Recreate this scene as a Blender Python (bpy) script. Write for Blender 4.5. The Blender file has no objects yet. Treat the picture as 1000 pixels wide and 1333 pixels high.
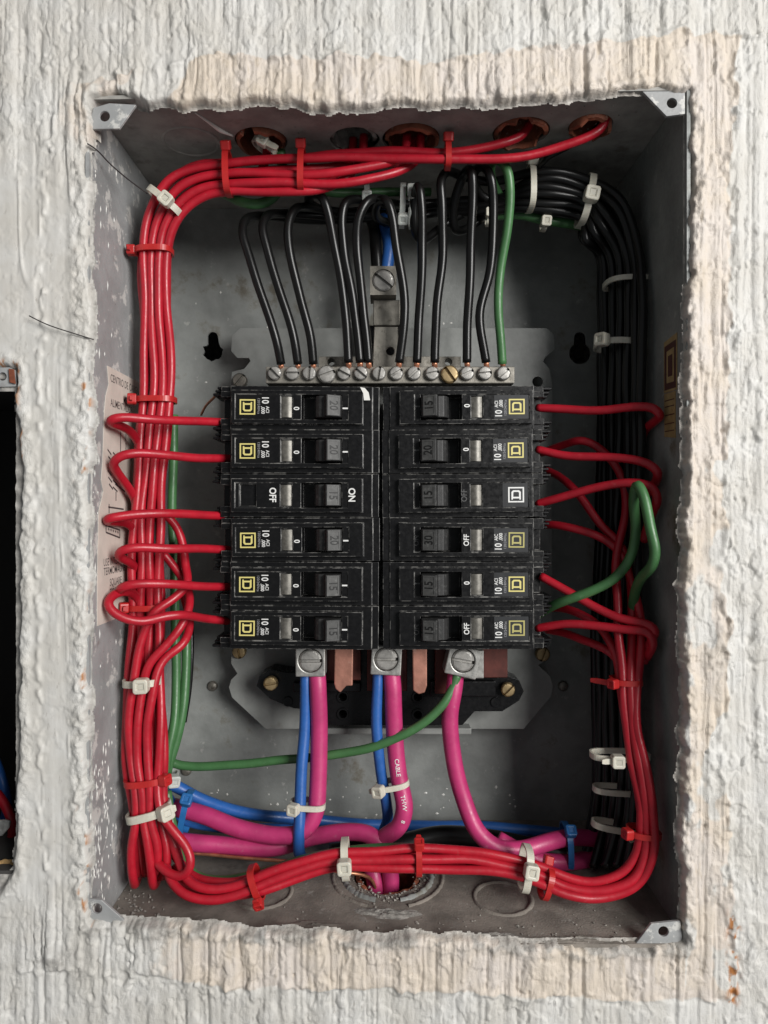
import bpy, bmesh, math, random
import numpy as np
from mathutils import Vector, Matrix
from mathutils.geometry import tessellate_polygon

S = 0.001                       # everything below is measured in millimetres
F, D, CX, CY = 924.0, 271.0, 500.0, 666.5   # focal length (px of the 1000 px wide photo), camera distance to the wall
sc = bpy.context.scene
COL = sc.collection
random.seed(7)

# ------------------------------------------------------------------ camera, world, lamps, exposure
cam = bpy.data.cameras.new('camera'); cam.sensor_fit = 'HORIZONTAL'; cam.sensor_width = 36.0
cam.lens = 36.0 * F / 1000.0; cam.clip_start = 0.01; cam.clip_end = 50
camo = bpy.data.objects.new('camera', cam); COL.objects.link(camo)
camo.location = (0, -D * S, 0); camo.rotation_euler = (math.radians(90), 0, 0)
sc.camera = camo

w = bpy.data.worlds.new('World'); sc.world = w; w.use_nodes = True
bg = w.node_tree.nodes['Background']; bg.inputs[0].default_value = (0.93, 0.97, 1.0, 1); bg.inputs[1].default_value = 0.175

def area_lamp(name, loc, target, sx, sy, energy, color):
    l = bpy.data.lights.new(name, 'AREA'); l.shape = 'RECTANGLE'; l.size = sx; l.size_y = sy
    l.energy = energy; l.color = color
    o = bpy.data.objects.new(name, l); COL.objects.link(o); o.location = loc
    o.rotation_euler = (Vector(target) - Vector(loc)).to_track_quat('-Z', 'Y').to_euler()
    return o
area_lamp('window_light', (0.80, -1.0, 0.30), (0, 0, 0), 0.56, 0.62, 24.0, (1.0, 0.985, 0.96))
sc.view_settings.view_transform = 'Standard'; sc.view_settings.look = 'None'
sc.view_settings.exposure = 0.0; sc.view_settings.gamma = 1.0; sc.view_settings.use_curve_mapping = False
sc.render.engine = 'CYCLES'

# ------------------------------------------------------------------ helpers
def P(px, py, y):               # a point seen at a photo pixel that lies y mm behind the wall face
    k = (D + y) / F
    return ((px - CX) * k, y, (CY - py) * k)

OFF = {}
def obj(name, verts, faces, mats, parent=None, smooth=False, base=None, local=False, mesh=None):
    """link ONE mesh object; verts in absolute mm (or local mm)"""
    if base is None: base = (0, 0, 0)
    if mesh is None:
        off = np.array((0, 0, 0) if local else (OFF.get(parent.name, (0, 0, 0)) if parent else base), dtype=float)
        v = (np.asarray(verts, dtype=float).reshape(-1, 3) - off) * S
        mesh = bpy.data.meshes.new(name)
        mesh.from_pydata(v.tolist(), [], faces); mesh.update()
        for m in (mats if isinstance(mats, (list, tuple)) else [mats]): mesh.materials.append(M[m])
        if smooth: mesh.shade_smooth()
    o = bpy.data.objects.new(name, mesh); COL.objects.link(o)
    if parent:
        o.parent = parent; OFF[o.name] = OFF.get(parent.name, (0, 0, 0))
    else:
        o.location = tuple(c * S for c in base); OFF[o.name] = tuple(base)
    return o
def tag(o, label, cat, group=None, kind=None):
    if label: o['label'] = label
    if cat: o['category'] = cat
    if group: o['group'] = group
    if kind: o['kind'] = kind
    return o
def thing(name, label, cat, base=(0, 0, 0), group=None, kind=None):
    o = bpy.data.objects.new(name, None); COL.objects.link(o); o.empty_display_size = 0.01
    o.location = tuple(c * S for c in base); OFF[o.name] = tuple(base)
    return tag(o, label, cat, group, kind)

def bm_out(bm):
    bm.verts.index_update(); bm.normal_update()
    v = [tuple(x.co) for x in bm.verts]; f = [[q.index for q in p.verts] for p in bm.faces]
    mi = [p.material_index for p in bm.faces]; bm.free()
    return v, f, mi
def bevel(bm, off, seg=2, ang=25, worn=None, clamp=True):  # worn: material slot for bevels coloured by wear and painted highlights
    es = [e for e in bm.edges if len(e.link_faces) == 2 and e.calc_face_angle(0) > math.radians(ang)]
    if es:
        r = bmesh.ops.bevel(bm, geom=es, offset=off, segments=seg, profile=0.5, affect='EDGES', clamp_overlap=clamp)
        if worn is not None:
            for f in r['faces']: f.material_index = worn
    return bm
def setmi(o, mi):
    o.data.polygons.foreach_set('material_index', mi); o.data.update()

def boxvf(x0, x1, y0, y1, z0, z1, bev=0.0, seg=2):
    bm = bmesh.new()
    bmesh.ops.create_cube(bm, size=1.0)
    for v in bm.verts:
        v.co = ((x0 + x1) / 2 + v.co.x * (x1 - x0), (y0 + y1) / 2 + v.co.y * (y1 - y0), (z0 + z1) / 2 + v.co.z * (z1 - z0))
    if bev: bevel(bm, bev, seg)
    v, f, _ = bm_out(bm); return v, f
def join(*parts):
    V, Fc = [], []
    for v, f in parts:
        n = len(V); V += [tuple(q) for q in v]; Fc += [[i + n for i in p] for p in f]
    return V, Fc
def plate(outer, holes, h0, h1, fn, bev=0.0, seg=1):
    """extruded 2D polygon with holes; fn(u, v, h) -> xyz"""
    loops = [outer] + list(holes)
    polys = [[Vector((a, b, 0)) for a, b in l] for l in loops]
    tris = tessellate_polygon(polys)
    flat = [p for l in loops for p in l]; n = len(flat)
    V = [fn(a, b, h1) for a, b in flat] + [fn(a, b, h0) for a, b in flat]
    Fc = [list(t) for t in tris] + [[i + n for i in reversed(t)] for t in tris]
    k = 0
    for l in loops:
        m = len(l)
        for i in range(m):
            a, b = k + i, k + (i + 1) % m
            Fc.append([a, b, b + n, a + n])
        k += m
    bm = bmesh.new(); vs = [bm.verts.new(v) for v in V]
    for f in Fc:
        try: bm.faces.new([vs[i] for i in f])
        except ValueError: pass
    bmesh.ops.recalc_face_normals(bm, faces=bm.faces[:])
    bmesh.ops.dissolve_limit(bm, angle_limit=0.01, verts=bm.verts[:], edges=bm.edges[:]) if bev else None
    if bev: bevel(bm, bev, seg, 30)
    v, f, _ = bm_out(bm); return v, f
def circ(u, v, r, n=24, a0=0.0, ry=None):
    ry = r if ry is None else ry
    return [(u + r * math.cos(a0 + 2 * math.pi * i / n), v + ry * math.sin(a0 + 2 * math.pi * i / n)) for i in range(n)]
def wob(u, v, r, n, amp, seed):
    rr = random.Random(seed)
    return [(u + (r + rr.uniform(-amp, amp)) * math.cos(2 * math.pi * i / n), v + (r + rr.uniform(-amp, amp)) * math.sin(2 * math.pi * i / n)) for i in range(n)]
def front(y):                    # plate map: u = x, v = z, h grows toward the camera from depth y
    return lambda u, v, h: (u, y - h, v)
def pxpoly(pts, y):              # photo pixels -> x, z at depth y
    return [(P(a, b, y)[0], P(a, b, y)[2]) for a, b in pts]

def smooth_path(pts, step=1.6):
    p = np.array(pts, float); n = len(p)
    if n == 2: return np.linspace(p[0], p[1], max(2, int(np.linalg.norm(p[1] - p[0]) / step)))
    q = np.vstack([2 * p[0] - p[1], p, 2 * p[-1] - p[-2]])
    out = []
    for i in range(1, n):
        p0, p1, p2, p3 = q[i - 1], q[i], q[i + 1], q[i + 2]
        t0 = 0; t1 = t0 + max(np.linalg.norm(p1 - p0), 1e-4) ** .5; t2 = t1 + max(np.linalg.norm(p2 - p1), 1e-4) ** .5; t3 = t2 + max(np.linalg.norm(p3 - p2), 1e-4) ** .5
        m = max(2, int(np.linalg.norm(p2 - p1) / step))
        t = np.linspace(t1, t2, m, endpoint=False)[:, None]
        A1 = (t1 - t) / (t1 - t0) * p0 + (t - t0) / (t1 - t0) * p1
        A2 = (t2 - t) / (t2 - t1) * p1 + (t - t1) / (t2 - t1) * p2
        A3 = (t3 - t) / (t3 - t2) * p2 + (t - t2) / (t3 - t2) * p3
        B1 = (t2 - t) / (t2 - t0) * A1 + (t - t0) / (t2 - t0) * A2
        B2 = (t3 - t) / (t3 - t1) * A2 + (t - t1) / (t3 - t1) * A3
        out.append((t2 - t) / (t2 - t1) * B1 + (t - t1) / (t2 - t1) * B2)
    out.append(p[-1:]); c = np.vstack(out)
    for _ in range(3):           # relax the kinks a little, insulation does not bend sharply
        c[1:-1] = 0.25 * c[:-2] + 0.5 * c[1:-1] + 0.25 * c[2:]
    return c
def tube(c, r, sides=12, cap=True):
    c = np.asarray(c, float); n = len(c)
    rr = np.full(n, r) if np.isscalar(r) else np.asarray(r)
    T = np.gradient(c, axis=0); T /= np.linalg.norm(T, axis=1)[:, None] + 1e-9
    N = np.zeros_like(c); a = np.array((0, -1, 0.0)) if abs(T[0][1]) < .9 else np.array((1, 0, 0.0))
    v = a - T[0] * a.dot(T[0]); N[0] = v / np.linalg.norm(v)
    for i in range(1, n):
        v = N[i - 1] - T[i] * N[i - 1].dot(T[i]); N[i] = v / (np.linalg.norm(v) + 1e-9)
    B = np.cross(T, N)
    th = np.linspace(0, 2 * np.pi, sides, endpoint=False)
    V = (c[:, None, :] + rr[:, None, None] * (np.cos(th)[None, :, None] * N[:, None, :] + np.sin(th)[None, :, None] * B[:, None, :])).reshape(-1, 3)
    Fc = []
    for i in range(n - 1):
        for j in range(sides):
            k = (j + 1) % sides
            Fc.append([i * sides + j, i * sides + k, (i + 1) * sides + k, (i + 1) * sides + j])
    if cap: Fc += [list(range(sides))[::-1], [(n - 1) * sides + j for j in range(sides)]]
    return V, Fc
def wire(label, pts, mat, r=1.85, group=None, name='insulated_wire', cat='wire', jit=0.25, px=True):
    w3 = [P(*p) for p in pts] if px else pts
    c = smooth_path(w3)
    n = len(c); s = np.arange(n) * 1.6     # slow hand-bent waviness
    rr = np.random.RandomState(int(abs(pts[0][0] * 31 + pts[0][1] * 17 + pts[-1][0] * 7) * 10) % 99991)
    env = np.clip(np.minimum(np.arange(n), np.arange(n)[::-1]) / 12.0, 0, 1)
    for k in range(3):
        c[:, k] += jit * env * (np.sin(s / rr.uniform(9, 14) + rr.uniform(0, 6)) + .6 * np.sin(s / rr.uniform(4, 7) + rr.uniform(0, 6)))
    V, Fc = tube(c, r)
    o = obj(name, V, Fc, mat, base=tuple(c[0]), smooth=True)
    return tag(o, label, cat, group), c

_txt = {}
def text_vf(s, size, bold=0.0, extrude=0.0):
    key = (s, size, bold, extrude)
    if key in _txt: return _txt[key]
    cu = bpy.data.curves.new('t', 'FONT'); cu.body = s; cu.size = size; cu.offset = bold; cu.extrude = extrude
    cu.align_x = 'CENTER'; cu.align_y = 'CENTER'; cu.resolution_u = 3
    o = bpy.data.objects.new('t', cu); COL.objects.link(o)
    dg = bpy.context.evaluated_depsgraph_get()
    me = bpy.data.meshes.new_from_object(o.evaluated_get(dg))
    v = [tuple(x.co) for x in me.vertices]; f = [list(p.vertices) for p in me.polygons]
    bpy.data.objects.remove(o); bpy.data.meshes.remove(me); bpy.data.curves.remove(cu)
    _txt[key] = (v, f); return v, f
def text_map(s, size, fn, bold=0.0, sx=1.0, extrude=0.0):
    v, f = text_vf(s, size, bold, extrude)
    return [fn(a * sx, b, h) for a, b, h in v], f

# ------------------------------------------------------------------ materials
M = {}
def mat(name, col, rough=0.5, metal=0.0, var=0.0, vscale=0.15, bump=0.0, bscale=1.0, spec=0.5, rvar=0.0, spots=None, sss=0.0, coat=0.0, spots2=None):
    m = bpy.data.materials.new(name); m.use_nodes = True; nt = m.node_tree; N = nt.nodes; L = nt.links
    b = N['Principled BSDF']; b.inputs['Roughness'].default_value = rough; b.inputs['Metallic'].default_value = metal
    b.inputs['Specular IOR Level'].default_value = spec; b.inputs['Coat Weight'].default_value = coat
    g = N.new('ShaderNodeNewGeometry'); sc_ = N.new('ShaderNodeVectorMath'); sc_.operation = 'SCALE'; sc_.inputs['Scale'].default_value = 1000.0
    L.new(g.outputs['Position'], sc_.inputs[0]); pos = sc_.outputs[0]
    def noise(scale, detail=4, rough_=0.6):
        n = N.new('ShaderNodeTexNoise'); n.inputs['Scale'].default_value = scale; n.inputs['Detail'].default_value = detail; n.inputs['Roughness'].default_value = rough_
        L.new(pos, n.inputs['Vector']); return n.outputs['Fac']
    def ramp(f, lo, hi):
        r = N.new('ShaderNodeMapRange'); r.inputs['From Min'].default_value = lo; r.inputs['From Max'].default_value = hi; r.interpolation_type = 'SMOOTHSTEP'
        L.new(f, r.inputs['Value']); return r.outputs['Result']
    def mix(f, a, b_):
        x = N.new('ShaderNodeMix'); x.data_type = 'RGBA'
        if hasattr(f, 'links'): L.new(f, x.inputs['Factor'])
        else: x.inputs['Factor'].default_value = f
        for s_, i in ((a, 6), (b_, 7)):
            if hasattr(s_, 'links'): L.new(s_, x.inputs[i])
            else: x.inputs[i].default_value = (*s_, 1)
        return x.outputs[2]
    c = tuple(col)
    out = None
    if var:
        dk = tuple(q * (1 - var) for q in c); lt = tuple(min(1, q * (1 + var)) for q in c)
        out = mix(ramp(noise(vscale), 0.3, 0.7), dk, lt)
    for sp in (spots, spots2):
        if sp:
            scol, sscale, lo, hi, amt = sp
            f = ramp(noise(sscale, 6, 0.65), lo, hi); mm = N.new('ShaderNodeMath'); mm.operation = 'MULTIPLY'; mm.inputs[1].default_value = amt; L.new(f, mm.inputs[0])
            out = mix(mm.outputs[0], out if out is not None else c, scol)
    if out is not None: L.new(out, b.inputs['Base Color'])
    else: b.inputs['Base Color'].default_value = (*c, 1)
    if rvar:
        r = N.new('ShaderNodeMapRange'); r.inputs['To Min'].default_value = max(0.03, rough - rvar); r.inputs['To Max'].default_value = min(1, rough + rvar)
        r.inputs['From Min'].default_value = .3; r.inputs['From Max'].default_value = .7
        L.new(noise(0.5, 5), r.inputs['Value']); L.new(r.outputs['Result'], b.inputs['Roughness'])
    if bump:
        bp = N.new('ShaderNodeBump'); bp.inputs['Strength'].default_value = 1.0; bp.inputs['Distance'].default_value = bump * S
        L.new(noise(bscale, 5), bp.inputs['Height']); L.new(bp.outputs[0], b.inputs['Normal'])
    if sss:
        b.inputs['Subsurface Weight'].default_value = sss; b.inputs['Subsurface Radius'].default_value = (.0015, .0012, .001); b.inputs['Subsurface Scale'].default_value = 1.0
    M[name] = m
    m['x'] = 0; del m['x']
    return m
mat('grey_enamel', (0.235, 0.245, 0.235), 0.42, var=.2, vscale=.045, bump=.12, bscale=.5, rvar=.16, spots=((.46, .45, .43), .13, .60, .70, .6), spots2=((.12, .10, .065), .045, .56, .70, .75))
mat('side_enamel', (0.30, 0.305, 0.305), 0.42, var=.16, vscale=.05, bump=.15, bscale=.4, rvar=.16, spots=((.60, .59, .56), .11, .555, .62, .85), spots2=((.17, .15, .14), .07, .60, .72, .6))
mat('top_enamel', (0.30, 0.29, 0.27), 0.55, var=.2, vscale=.08, bump=.15, bscale=.5, rvar=.12, spots=((.32, .31, .29), .22, .64, .72, .6), spots2=((.10, .08, .06), .07, .55, .7, .6))
mat('dusty_floor', (0.21, 0.185, 0.16), 0.8, var=.25, vscale=.09, bump=.25, bscale=1.2, spots=((.36, .34, .31), .16, .58, .70, .7), spots2=((.10, .085, .07), .08, .58, .72, .7))
mat('pan_enamel', (0.235, 0.243, 0.232), 0.40, var=.16, vscale=.06, bump=.06, bscale=.5, rvar=.12, spots=((.15, .14, .12), .06, .6, .75, .5))
def pvc(name, col, rough=.38, dust=0.3, dustcol=(.45, .36, .33)):
    return mat(name, col, rough, var=.10, vscale=.12, bump=.05, bscale=.6, rvar=.10, spots=(dustcol, .35, .60, .78, dust))
pvc('red_pvc', (0.41, 0.010, 0.023), .37, .3, (.42, .14, .14))
mat('black_pvc', (0.006, 0.006, 0.006), .30, spec=.36, bump=.012, bscale=.25, spots=((.03, .028, .026), .3, .62, .8, .25))
pvc('green_pvc', (0.055, 0.155, 0.055), .42, .35, (.18, .28, .16))
pvc('blue_pvc', (0.022, 0.105, 0.36), .40, .25, (.15, .23, .4))
pvc('pink_pvc', (0.46, 0.034, 0.145), .44, .5, (.48, .20, .27))
mat('white_nylon', (0.58, 0.555, 0.47), .38, var=.06, vscale=.3, sss=.25, bump=.03, bscale=2)
mat('clear_nylon', (0.48, 0.50, 0.47), .35, var=.06, vscale=.3, sss=.3)
mat('red_nylon', (0.43, 0.018, 0.018), .36, var=.08, vscale=.3)
mat('blue_nylon', (0.02, 0.13, 0.36), .36, var=.08, vscale=.3)
mat('bakelite', (0.0055, 0.0055, 0.006), .30, spec=.28, bump=.03, bscale=.8, rvar=.10, spots=((.02, .019, .018), .1, .60, .78, .4), spots2=((.10, .10, .09), .9, .73, .80, .5))
mat('edge_wear_glint', (0.018, 0.018, 0.018), .40, spec=.4, spots=((.24, .235, .22), .28, .47, .62, .85))  # paler bevels: real edge wear plus highlights painted into the colour
mat('slot_black', (0.004, 0.004, 0.004), .6)
mat('handle_plastic', (0.024, 0.024, 0.024), .5, spec=.35, bump=.05, bscale=2, spots=((.12, .12, .115), .45, .5, .75, .5))
mat('numeral_plastic', (0.010, 0.010, 0.010), .5, spec=.3)
mat('label_black', (0.006, 0.006, 0.006), .30, spec=.3, spots=((.04, .04, .04), .5, .6, .75, .5))
mat('label_grey', (0.032, 0.033, 0.035), .32, spec=.35, var=.12, vscale=.3, spots=((.11, .11, .11), .5, .6, .78, .5))
mat('print_white', (0.74, 0.74, 0.72), .5, spots=((.25, .25, .25), .9, .6, .72, .6))
mat('print_grey', (0.30, 0.30, 0.31), .5)
mat('print_dim', (0.07, 0.07, 0.07), .5)
mat('print_yellow', (0.66, 0.58, 0.20), .5, spots=((.15, .14, .08), .9, .64, .74, .6))
mat('print_olive', (0.42, 0.38, 0.13), .5)
mat('lens', (0.15, 0.142, 0.125), .42, metal=.4, var=.3, vscale=.5)
mat('zinc', (0.34, 0.33, 0.31), .5, metal=.6, var=.18, vscale=.3, bump=.05, bscale=1.5, rvar=.14, spots=((.20, .18, .15), .3, .60, .75, .7))
mat('aluminium', (0.36, 0.355, 0.335), .45, metal=.65, var=.15, vscale=.25, bump=.05, bscale=1.2, rvar=.12, spots=((.22, .21, .19), .2, .6, .75, .7))
mat('dull_zinc', (0.24, 0.225, 0.195), .5, metal=.6, var=.25, vscale=.2, bump=.08, bscale=1, spots=((.09, .08, .06), .25, .56, .7, .8))
mat('brass', (0.34, 0.25, 0.13), .46, metal=.6, var=.2, vscale=.4, spots=((.25, .14, .06), .4, .58, .72, .6))
mat('copper', (0.62, 0.27, 0.16), .42, metal=.8, var=.2, vscale=.3, rvar=.12)
mat('copper_bar', (0.40, 0.185, 0.135), .48, metal=.45, var=.2, vscale=.15, bump=.08, bscale=.7, spots=((.50, .38, .32), .2, .58, .74, .6))
mat('maroon_bar', (0.09, 0.022, 0.016), .5, metal=.3, var=.3, vscale=.15)
mat('conduit_brown', (0.24, 0.075, 0.040), .6, var=.3, vscale=.15, bump=.3, bscale=.6, spots=((.45, .36, .30), .25, .58, .68, .8))
mat('sticker_paper', (0.60, 0.53, 0.47), .65, var=.08, vscale=.1, spots=((.42, .34, .29), .12, .58, .75, .6))
mat('sticker_ink', (0.07, 0.06, 0.06), .6)
mat('tan_sticker', (0.36, 0.25, 0.11), .5, var=.2, vscale=.2, spots=((.14, .09, .04), .25, .58, .72, .7))
mat('maroon_ink', (0.075, 0.018, 0.014), .5)
mat('cement', (0.30, 0.285, 0.26), .9, var=.35, vscale=.3, bump=.5, bscale=.8)
mat('crumb', (0.27, 0.25, 0.225), .9, var=.4, vscale=.5)
mat('white_paint', (0.74, 0.73, 0.69), .5)
mat('thread_dark', (0.035, 0.03, 0.03), .6)
mat('painted_box_shade', (0.05, 0.047, 0.044), .8)  # near-black plate colour paints in the shade inside the second box
mat('foam_brown', (0.30, 0.19, 0.08), .9, var=.45, vscale=.3, bump=.8, bscale=.5)
mat('rust_paint', (0.20, 0.055, 0.025), .8, var=.3, vscale=.3)
mat('clear_plastic', (0.30, 0.30, 0.29), .2, var=.3, vscale=.4)

# plaster: colour comes from the coats of paint on it (mesh attribute), grain from noise
def plaster_material():
    m = bpy.data.materials.new('plaster'); m.use_nodes = True; N = m.node_tree.nodes; L = m.node_tree.links
    b = N['Principled BSDF']; b.inputs['Specular IOR Level'].default_value = .45
    at = N.new('ShaderNodeAttribute'); at.attribute_name = 'coat'
    sp = N.new('ShaderNodeSeparateColor'); L.new(at.outputs['Color'], sp.inputs[0])
    g = N.new('ShaderNodeNewGeometry'); s_ = N.new('ShaderNodeVectorMath'); s_.operation = 'SCALE'; s_.inputs['Scale'].default_value = 1000.; L.new(g.outputs['Position'], s_.inputs[0])
    def noise(scale, det=5, stretch=None):
        n = N.new('ShaderNodeTexNoise'); n.inputs['Scale'].default_value = scale; n.inputs['Detail'].default_value = det; n.inputs['Roughness'].default_value = .62
        v = s_.outputs[0]
        if stretch:
            mp = N.new('ShaderNodeVectorMath'); mp.operation = 'MULTIPLY'; mp.inputs[1].default_value = stretch; L.new(v, mp.inputs[0]); v = mp.outputs[0]
        L.new(v, n.inputs['Vector']); return n.outputs['Fac']
    def rng(f, a, c):
        r = N.new('ShaderNodeMapRange'); r.inputs['From Min'].default_value = a; r.inputs['From Max'].default_value = c; r.interpolation_type = 'SMOOTHSTEP'; L.new(f, r.inputs['Value']); return r.outputs['Result']
    def mix(f, a, c):
        x = N.new('ShaderNodeMix'); x.data_type = 'RGBA'; L.new(f, x.inputs['Factor'])
        for q, i in ((a, 6), (c, 7)):
            if hasattr(q, 'links'): L.new(q, x.inputs[i])
            else: x.inputs[i].default_value = (*q, 1)
        return x.outputs[2]
    white = mix(rng(noise(.05), .35, .68), (.55, .53, .49), (.62, .61, .585))
    white = mix(rng(noise(.55, 6, (1, 1, .35)), .60, .74), white, (.42, .40, .37))
    cream = mix(rng(noise(.035), .35, .65), (.60, .52, .43), (.61, .55, .50))
    cream = mix(rng(noise(.30, 6, (1, 1, .3)), .54, .72), cream, (.53, .455, .37))
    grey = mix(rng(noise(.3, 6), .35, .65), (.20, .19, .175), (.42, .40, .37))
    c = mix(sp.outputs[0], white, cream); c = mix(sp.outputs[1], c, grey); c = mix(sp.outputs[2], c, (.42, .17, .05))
    L.new(c, b.inputs['Base Color'])
    r = N.new('ShaderNodeMapRange'); r.inputs['To Min'].default_value = .32; r.inputs['To Max'].default_value = .62; L.new(noise(.3), r.inputs['Value']); L.new(r.outputs['Result'], b.inputs['Roughness'])
    bp = N.new('ShaderNodeBump'); bp.inputs['Distance'].default_value = .34 * S; bp.inputs['Strength'].default_value = 1
    L.new(at.outputs['Alpha'], bp.inputs['Strength']); L.new(noise(.9, 8, (1, 1, .55)), bp.inputs['Height']); b2 = N.new('ShaderNodeBump'); b2.inputs['Distance'].default_value = .20 * S; L.new(at.outputs['Alpha'], b2.inputs['Strength']); L.new(noise(2.1, 3), b2.inputs['Height']); L.new(bp.outputs[0], b2.inputs['Normal']); L.new(b2.outputs[0], b.inputs['Normal'])
    M['plaster'] = m
plaster_material()

# ------------------------------------------------------------------ wall
XL, XR, ZT, ZB, YB = -113.0, 116.0, 158.0, -161.0, 100.0     # inside faces of the enclosure
FZ = lambda y: ZB - 4.5 * (1 - y / 100.0)            # the box sits slightly askew in the wall
CZ = lambda x: ZT + 3.6 * (x + 113) / 229.0
HOLE = [(118,152),(121,128),(150,113),(176,126),(192,133),(260,131),(350,129),(430,136),(470,133),(540,129),(570,137),(600,129),(660,126),(720,122),(790,118),(838,113),(868,111),(892,114),(902,111),(904,150),(904,250),(901,330),(897,450),(897,560),(894,700),(893,850),(893,1000),(891,1130),(893,1203),(893,1230),(862,1237),(830,1238),(760,1237),(700,1233),(640,1227),(560,1224),(480,1223),(400,1221),(300,1215),(250,1209),(180,1206),(120,1206),(111,1200),(110,1160),(109,1000),(111,850),(111,700),(113,600),(116,480),(114,350),(112,236),(104,226),(104,200),(113,186)]
HOLE2 = [(-160,473),(4,472),(19,478),(21,500),(24,550),(29,600),(27,700),(27,800),(26,900),(25,980),(22,1050),(20,1088),(17,1132),(9,1152),(-3,1166),(-160,1172)]
def build_wall():
    fx = np.arange(-152, 152.01, .46); fz = np.arange(-200, 200.01, .52)
    ex = np.concatenate([[-420, -330, -270, -230, -200, -180, -168, -160, -156, -154], fx, [154, 156, 160, 168, 180, 200, 230, 270, 330, 420]])
    ez = np.concatenate([[-520, -420, -340, -290, -250, -225, -212, -206, -203], fz, [203, 206, 212, 225, 250, 290, 340, 420, 520]])
    X, Z = np.meshgrid(ex, ez)
    R = {}
    def vn(x, z, seed):
        if seed not in R: R[seed] = np.random.RandomState(seed).rand(256, 256)
        a = R[seed]; xi = np.floor(x).astype(int); zi = np.floor(z).astype(int); u = x - xi; v = z - zi
        u = u * u * (3 - 2 * u); v = v * v * (3 - 2 * v)
        g = lambda i, j: a[(i) & 255, (j) & 255]
        return (g(xi, zi) * (1 - u) + g(xi + 1, zi) * u) * (1 - v) + (g(xi, zi + 1) * (1 - u) + g(xi + 1, zi + 1) * u) * v
    def fb(x, z, seed, o=4):
        s = 0; a = .5; n = 0
        for i in range(o):
            s = s + a * vn(x * 2 ** i, z * 2 ** i, seed + i); n += a; a *= .5
        return s / n
    def sdf(poly):
        q = [(P(a, b, -1)[0], P(a, b, -1)[2]) for a, b in poly]
        d = np.full(X.shape, 1e9); ins = np.zeros(X.shape, bool)
        for i in range(len(q)):
            ax, az = q[i]; bx, bz = q[(i + 1) % len(q)]
            dx, dz = bx - ax, bz - az; t = np.clip(((X - ax) * dx + (Z - az) * dz) / (dx * dx + dz * dz), 0, 1)
            d = np.minimum(d, np.hypot(X - ax - t * dx, Z - az - t * dz))
            if dz != 0: ins ^= ((az > Z) != (bz > Z)) & (X < dx * (Z - az) / dz + ax)
        return np.where(ins, -d, d)
    rag = 4.6 * (fb(X / 7, Z / 7, 11, 5) - .5) + .5 * (vn(X / 1.2, Z / 1.2, 15) - .5)
    d1 = sdf(HOLE) + rag; d2 = sdf(HOLE2) + 0.7 * rag
    px = X * F / D + CX; py = CY - Z * F / D
    sstep = lambda a, b, v: (lambda t: t * t * (3 - 2 * t))(np.clip((v - a) / (b - a), 0, 1))
    # band of later plaster around the box: outer outline differs on each side
    n1 = 26 * (fb(X / 14, Z / 14, 21) - .5) + 10 * (vn(X / 3, Z / 3, 29) - .5)
    top_e = np.interp(px, [100, 200, 300, 400, 640, 700, 900, 1000], [112, 95, 70, 78, 76, 62, 42, 40]) + n1 * .8
    bot_e = np.interp(px, [0, 200, 300, 650, 800, 1000], [1262, 1268, 1283, 1292, 1300, 1302]) + n1 * .4
    right_e = np.interp(py, [0, 300, 700, 1000, 1333], [962, 948, 946, 944, 962]) + n1 * .8
    left_e = np.interp(py, [0, 200, 700, 1200], [118, 60, 48, 60]) + n1 * .5
    band = sstep(-3, 3, py - top_e) * sstep(-3, 3, bot_e - py) * sstep(-3, 3, right_e - px) * sstep(-4, 4, px - left_e)
    leftness = sstep(160, 95, px)                                 # the pier between the two boxes was skimmed smoother
    smooth_l = leftness * sstep(150, 260, py) * sstep(1230, 1130, py)
    # combed ribs
    wx = X + 2.4 * (fb(X / 60, Z / 70, 31) - .5) + .55 * (vn(X / 3, Z / 8, 37) - .5)
    r1 = vn(wx / 2.7, Z / 110, 41); r2 = vn(wx / 1.15, Z / 40, 47); r3 = vn(wx / 7.5, Z / 90, 49)
    gmask = sstep(.35, .6, vn(X / 5, Z / 30, 45))
    gro = np.exp(-((r1 - .5) / .05) ** 2) * gmask + .5 * np.exp(-((vn(wx / 1.6, Z / 60, 43) - .5) / .07) ** 2) * (1 - gmask)
    ribs = 1.0 * r1 + .42 * r2 + .5 * r3 - .60 * gro
    broke = sstep(.50, .64, fb(X / 13, Z / 22, 53, 3))
    lump = fb(X / 4, Z / 7, 61, 4)
    h = (1 - .6 * broke) * 1.1 * ribs + broke * (.75 * lump + .2 * vn(X / 1.6, Z / 3.2, 67) + .45) + 1.1 * (fb(X / 45, Z / 60, 71, 3) - .5)
    trail = np.exp(-((vn(X / 9, Z / 55, 83) - .5) / .03) ** 2) * sstep(.5, .65, vn(X / 6, Z / 9, 84))
    hs = 1.0 + .35 * fb(X / 10, Z / 18, 81, 3) + .06 * vn(X / 1.5, Z / 3.5, 85) + .14 * ribs + .55 * trail
    h = h * (1 - .9 * smooth_l) + hs * .9 * smooth_l
    hb = 1.45 * ribs + .45 * lump + .3 * np.abs(fb(X / 5, Z / 14, 91, 3) - .5) * 2 + .15
    bw = band * (1 - smooth_l)
    h = h * (1 - bw) + (hb - .45 * sstep(150, 330, px)) * bw
    # step and ridge at the outer edge of the band
    # skins of plaster dragged over each other, with sharp torn edges
    wz = Z + 9 * (fb(X / 5, Z / 5, 171, 3) - .5); wxx = X + 6 * (fb(X / 5, Z / 5, 175, 3) - .5)
    for sd, cut_, am, kx, kz in ((181, .60, .5, 9, 18), (185, .64, .42, 5, 9), (189, .60, .34, 14, 12)):
        h += am * sstep(cut_ - .006, cut_ + .006, fb(wxx / kx, wz / kz, sd, 3)) * (1 - .6 * smooth_l)
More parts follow.
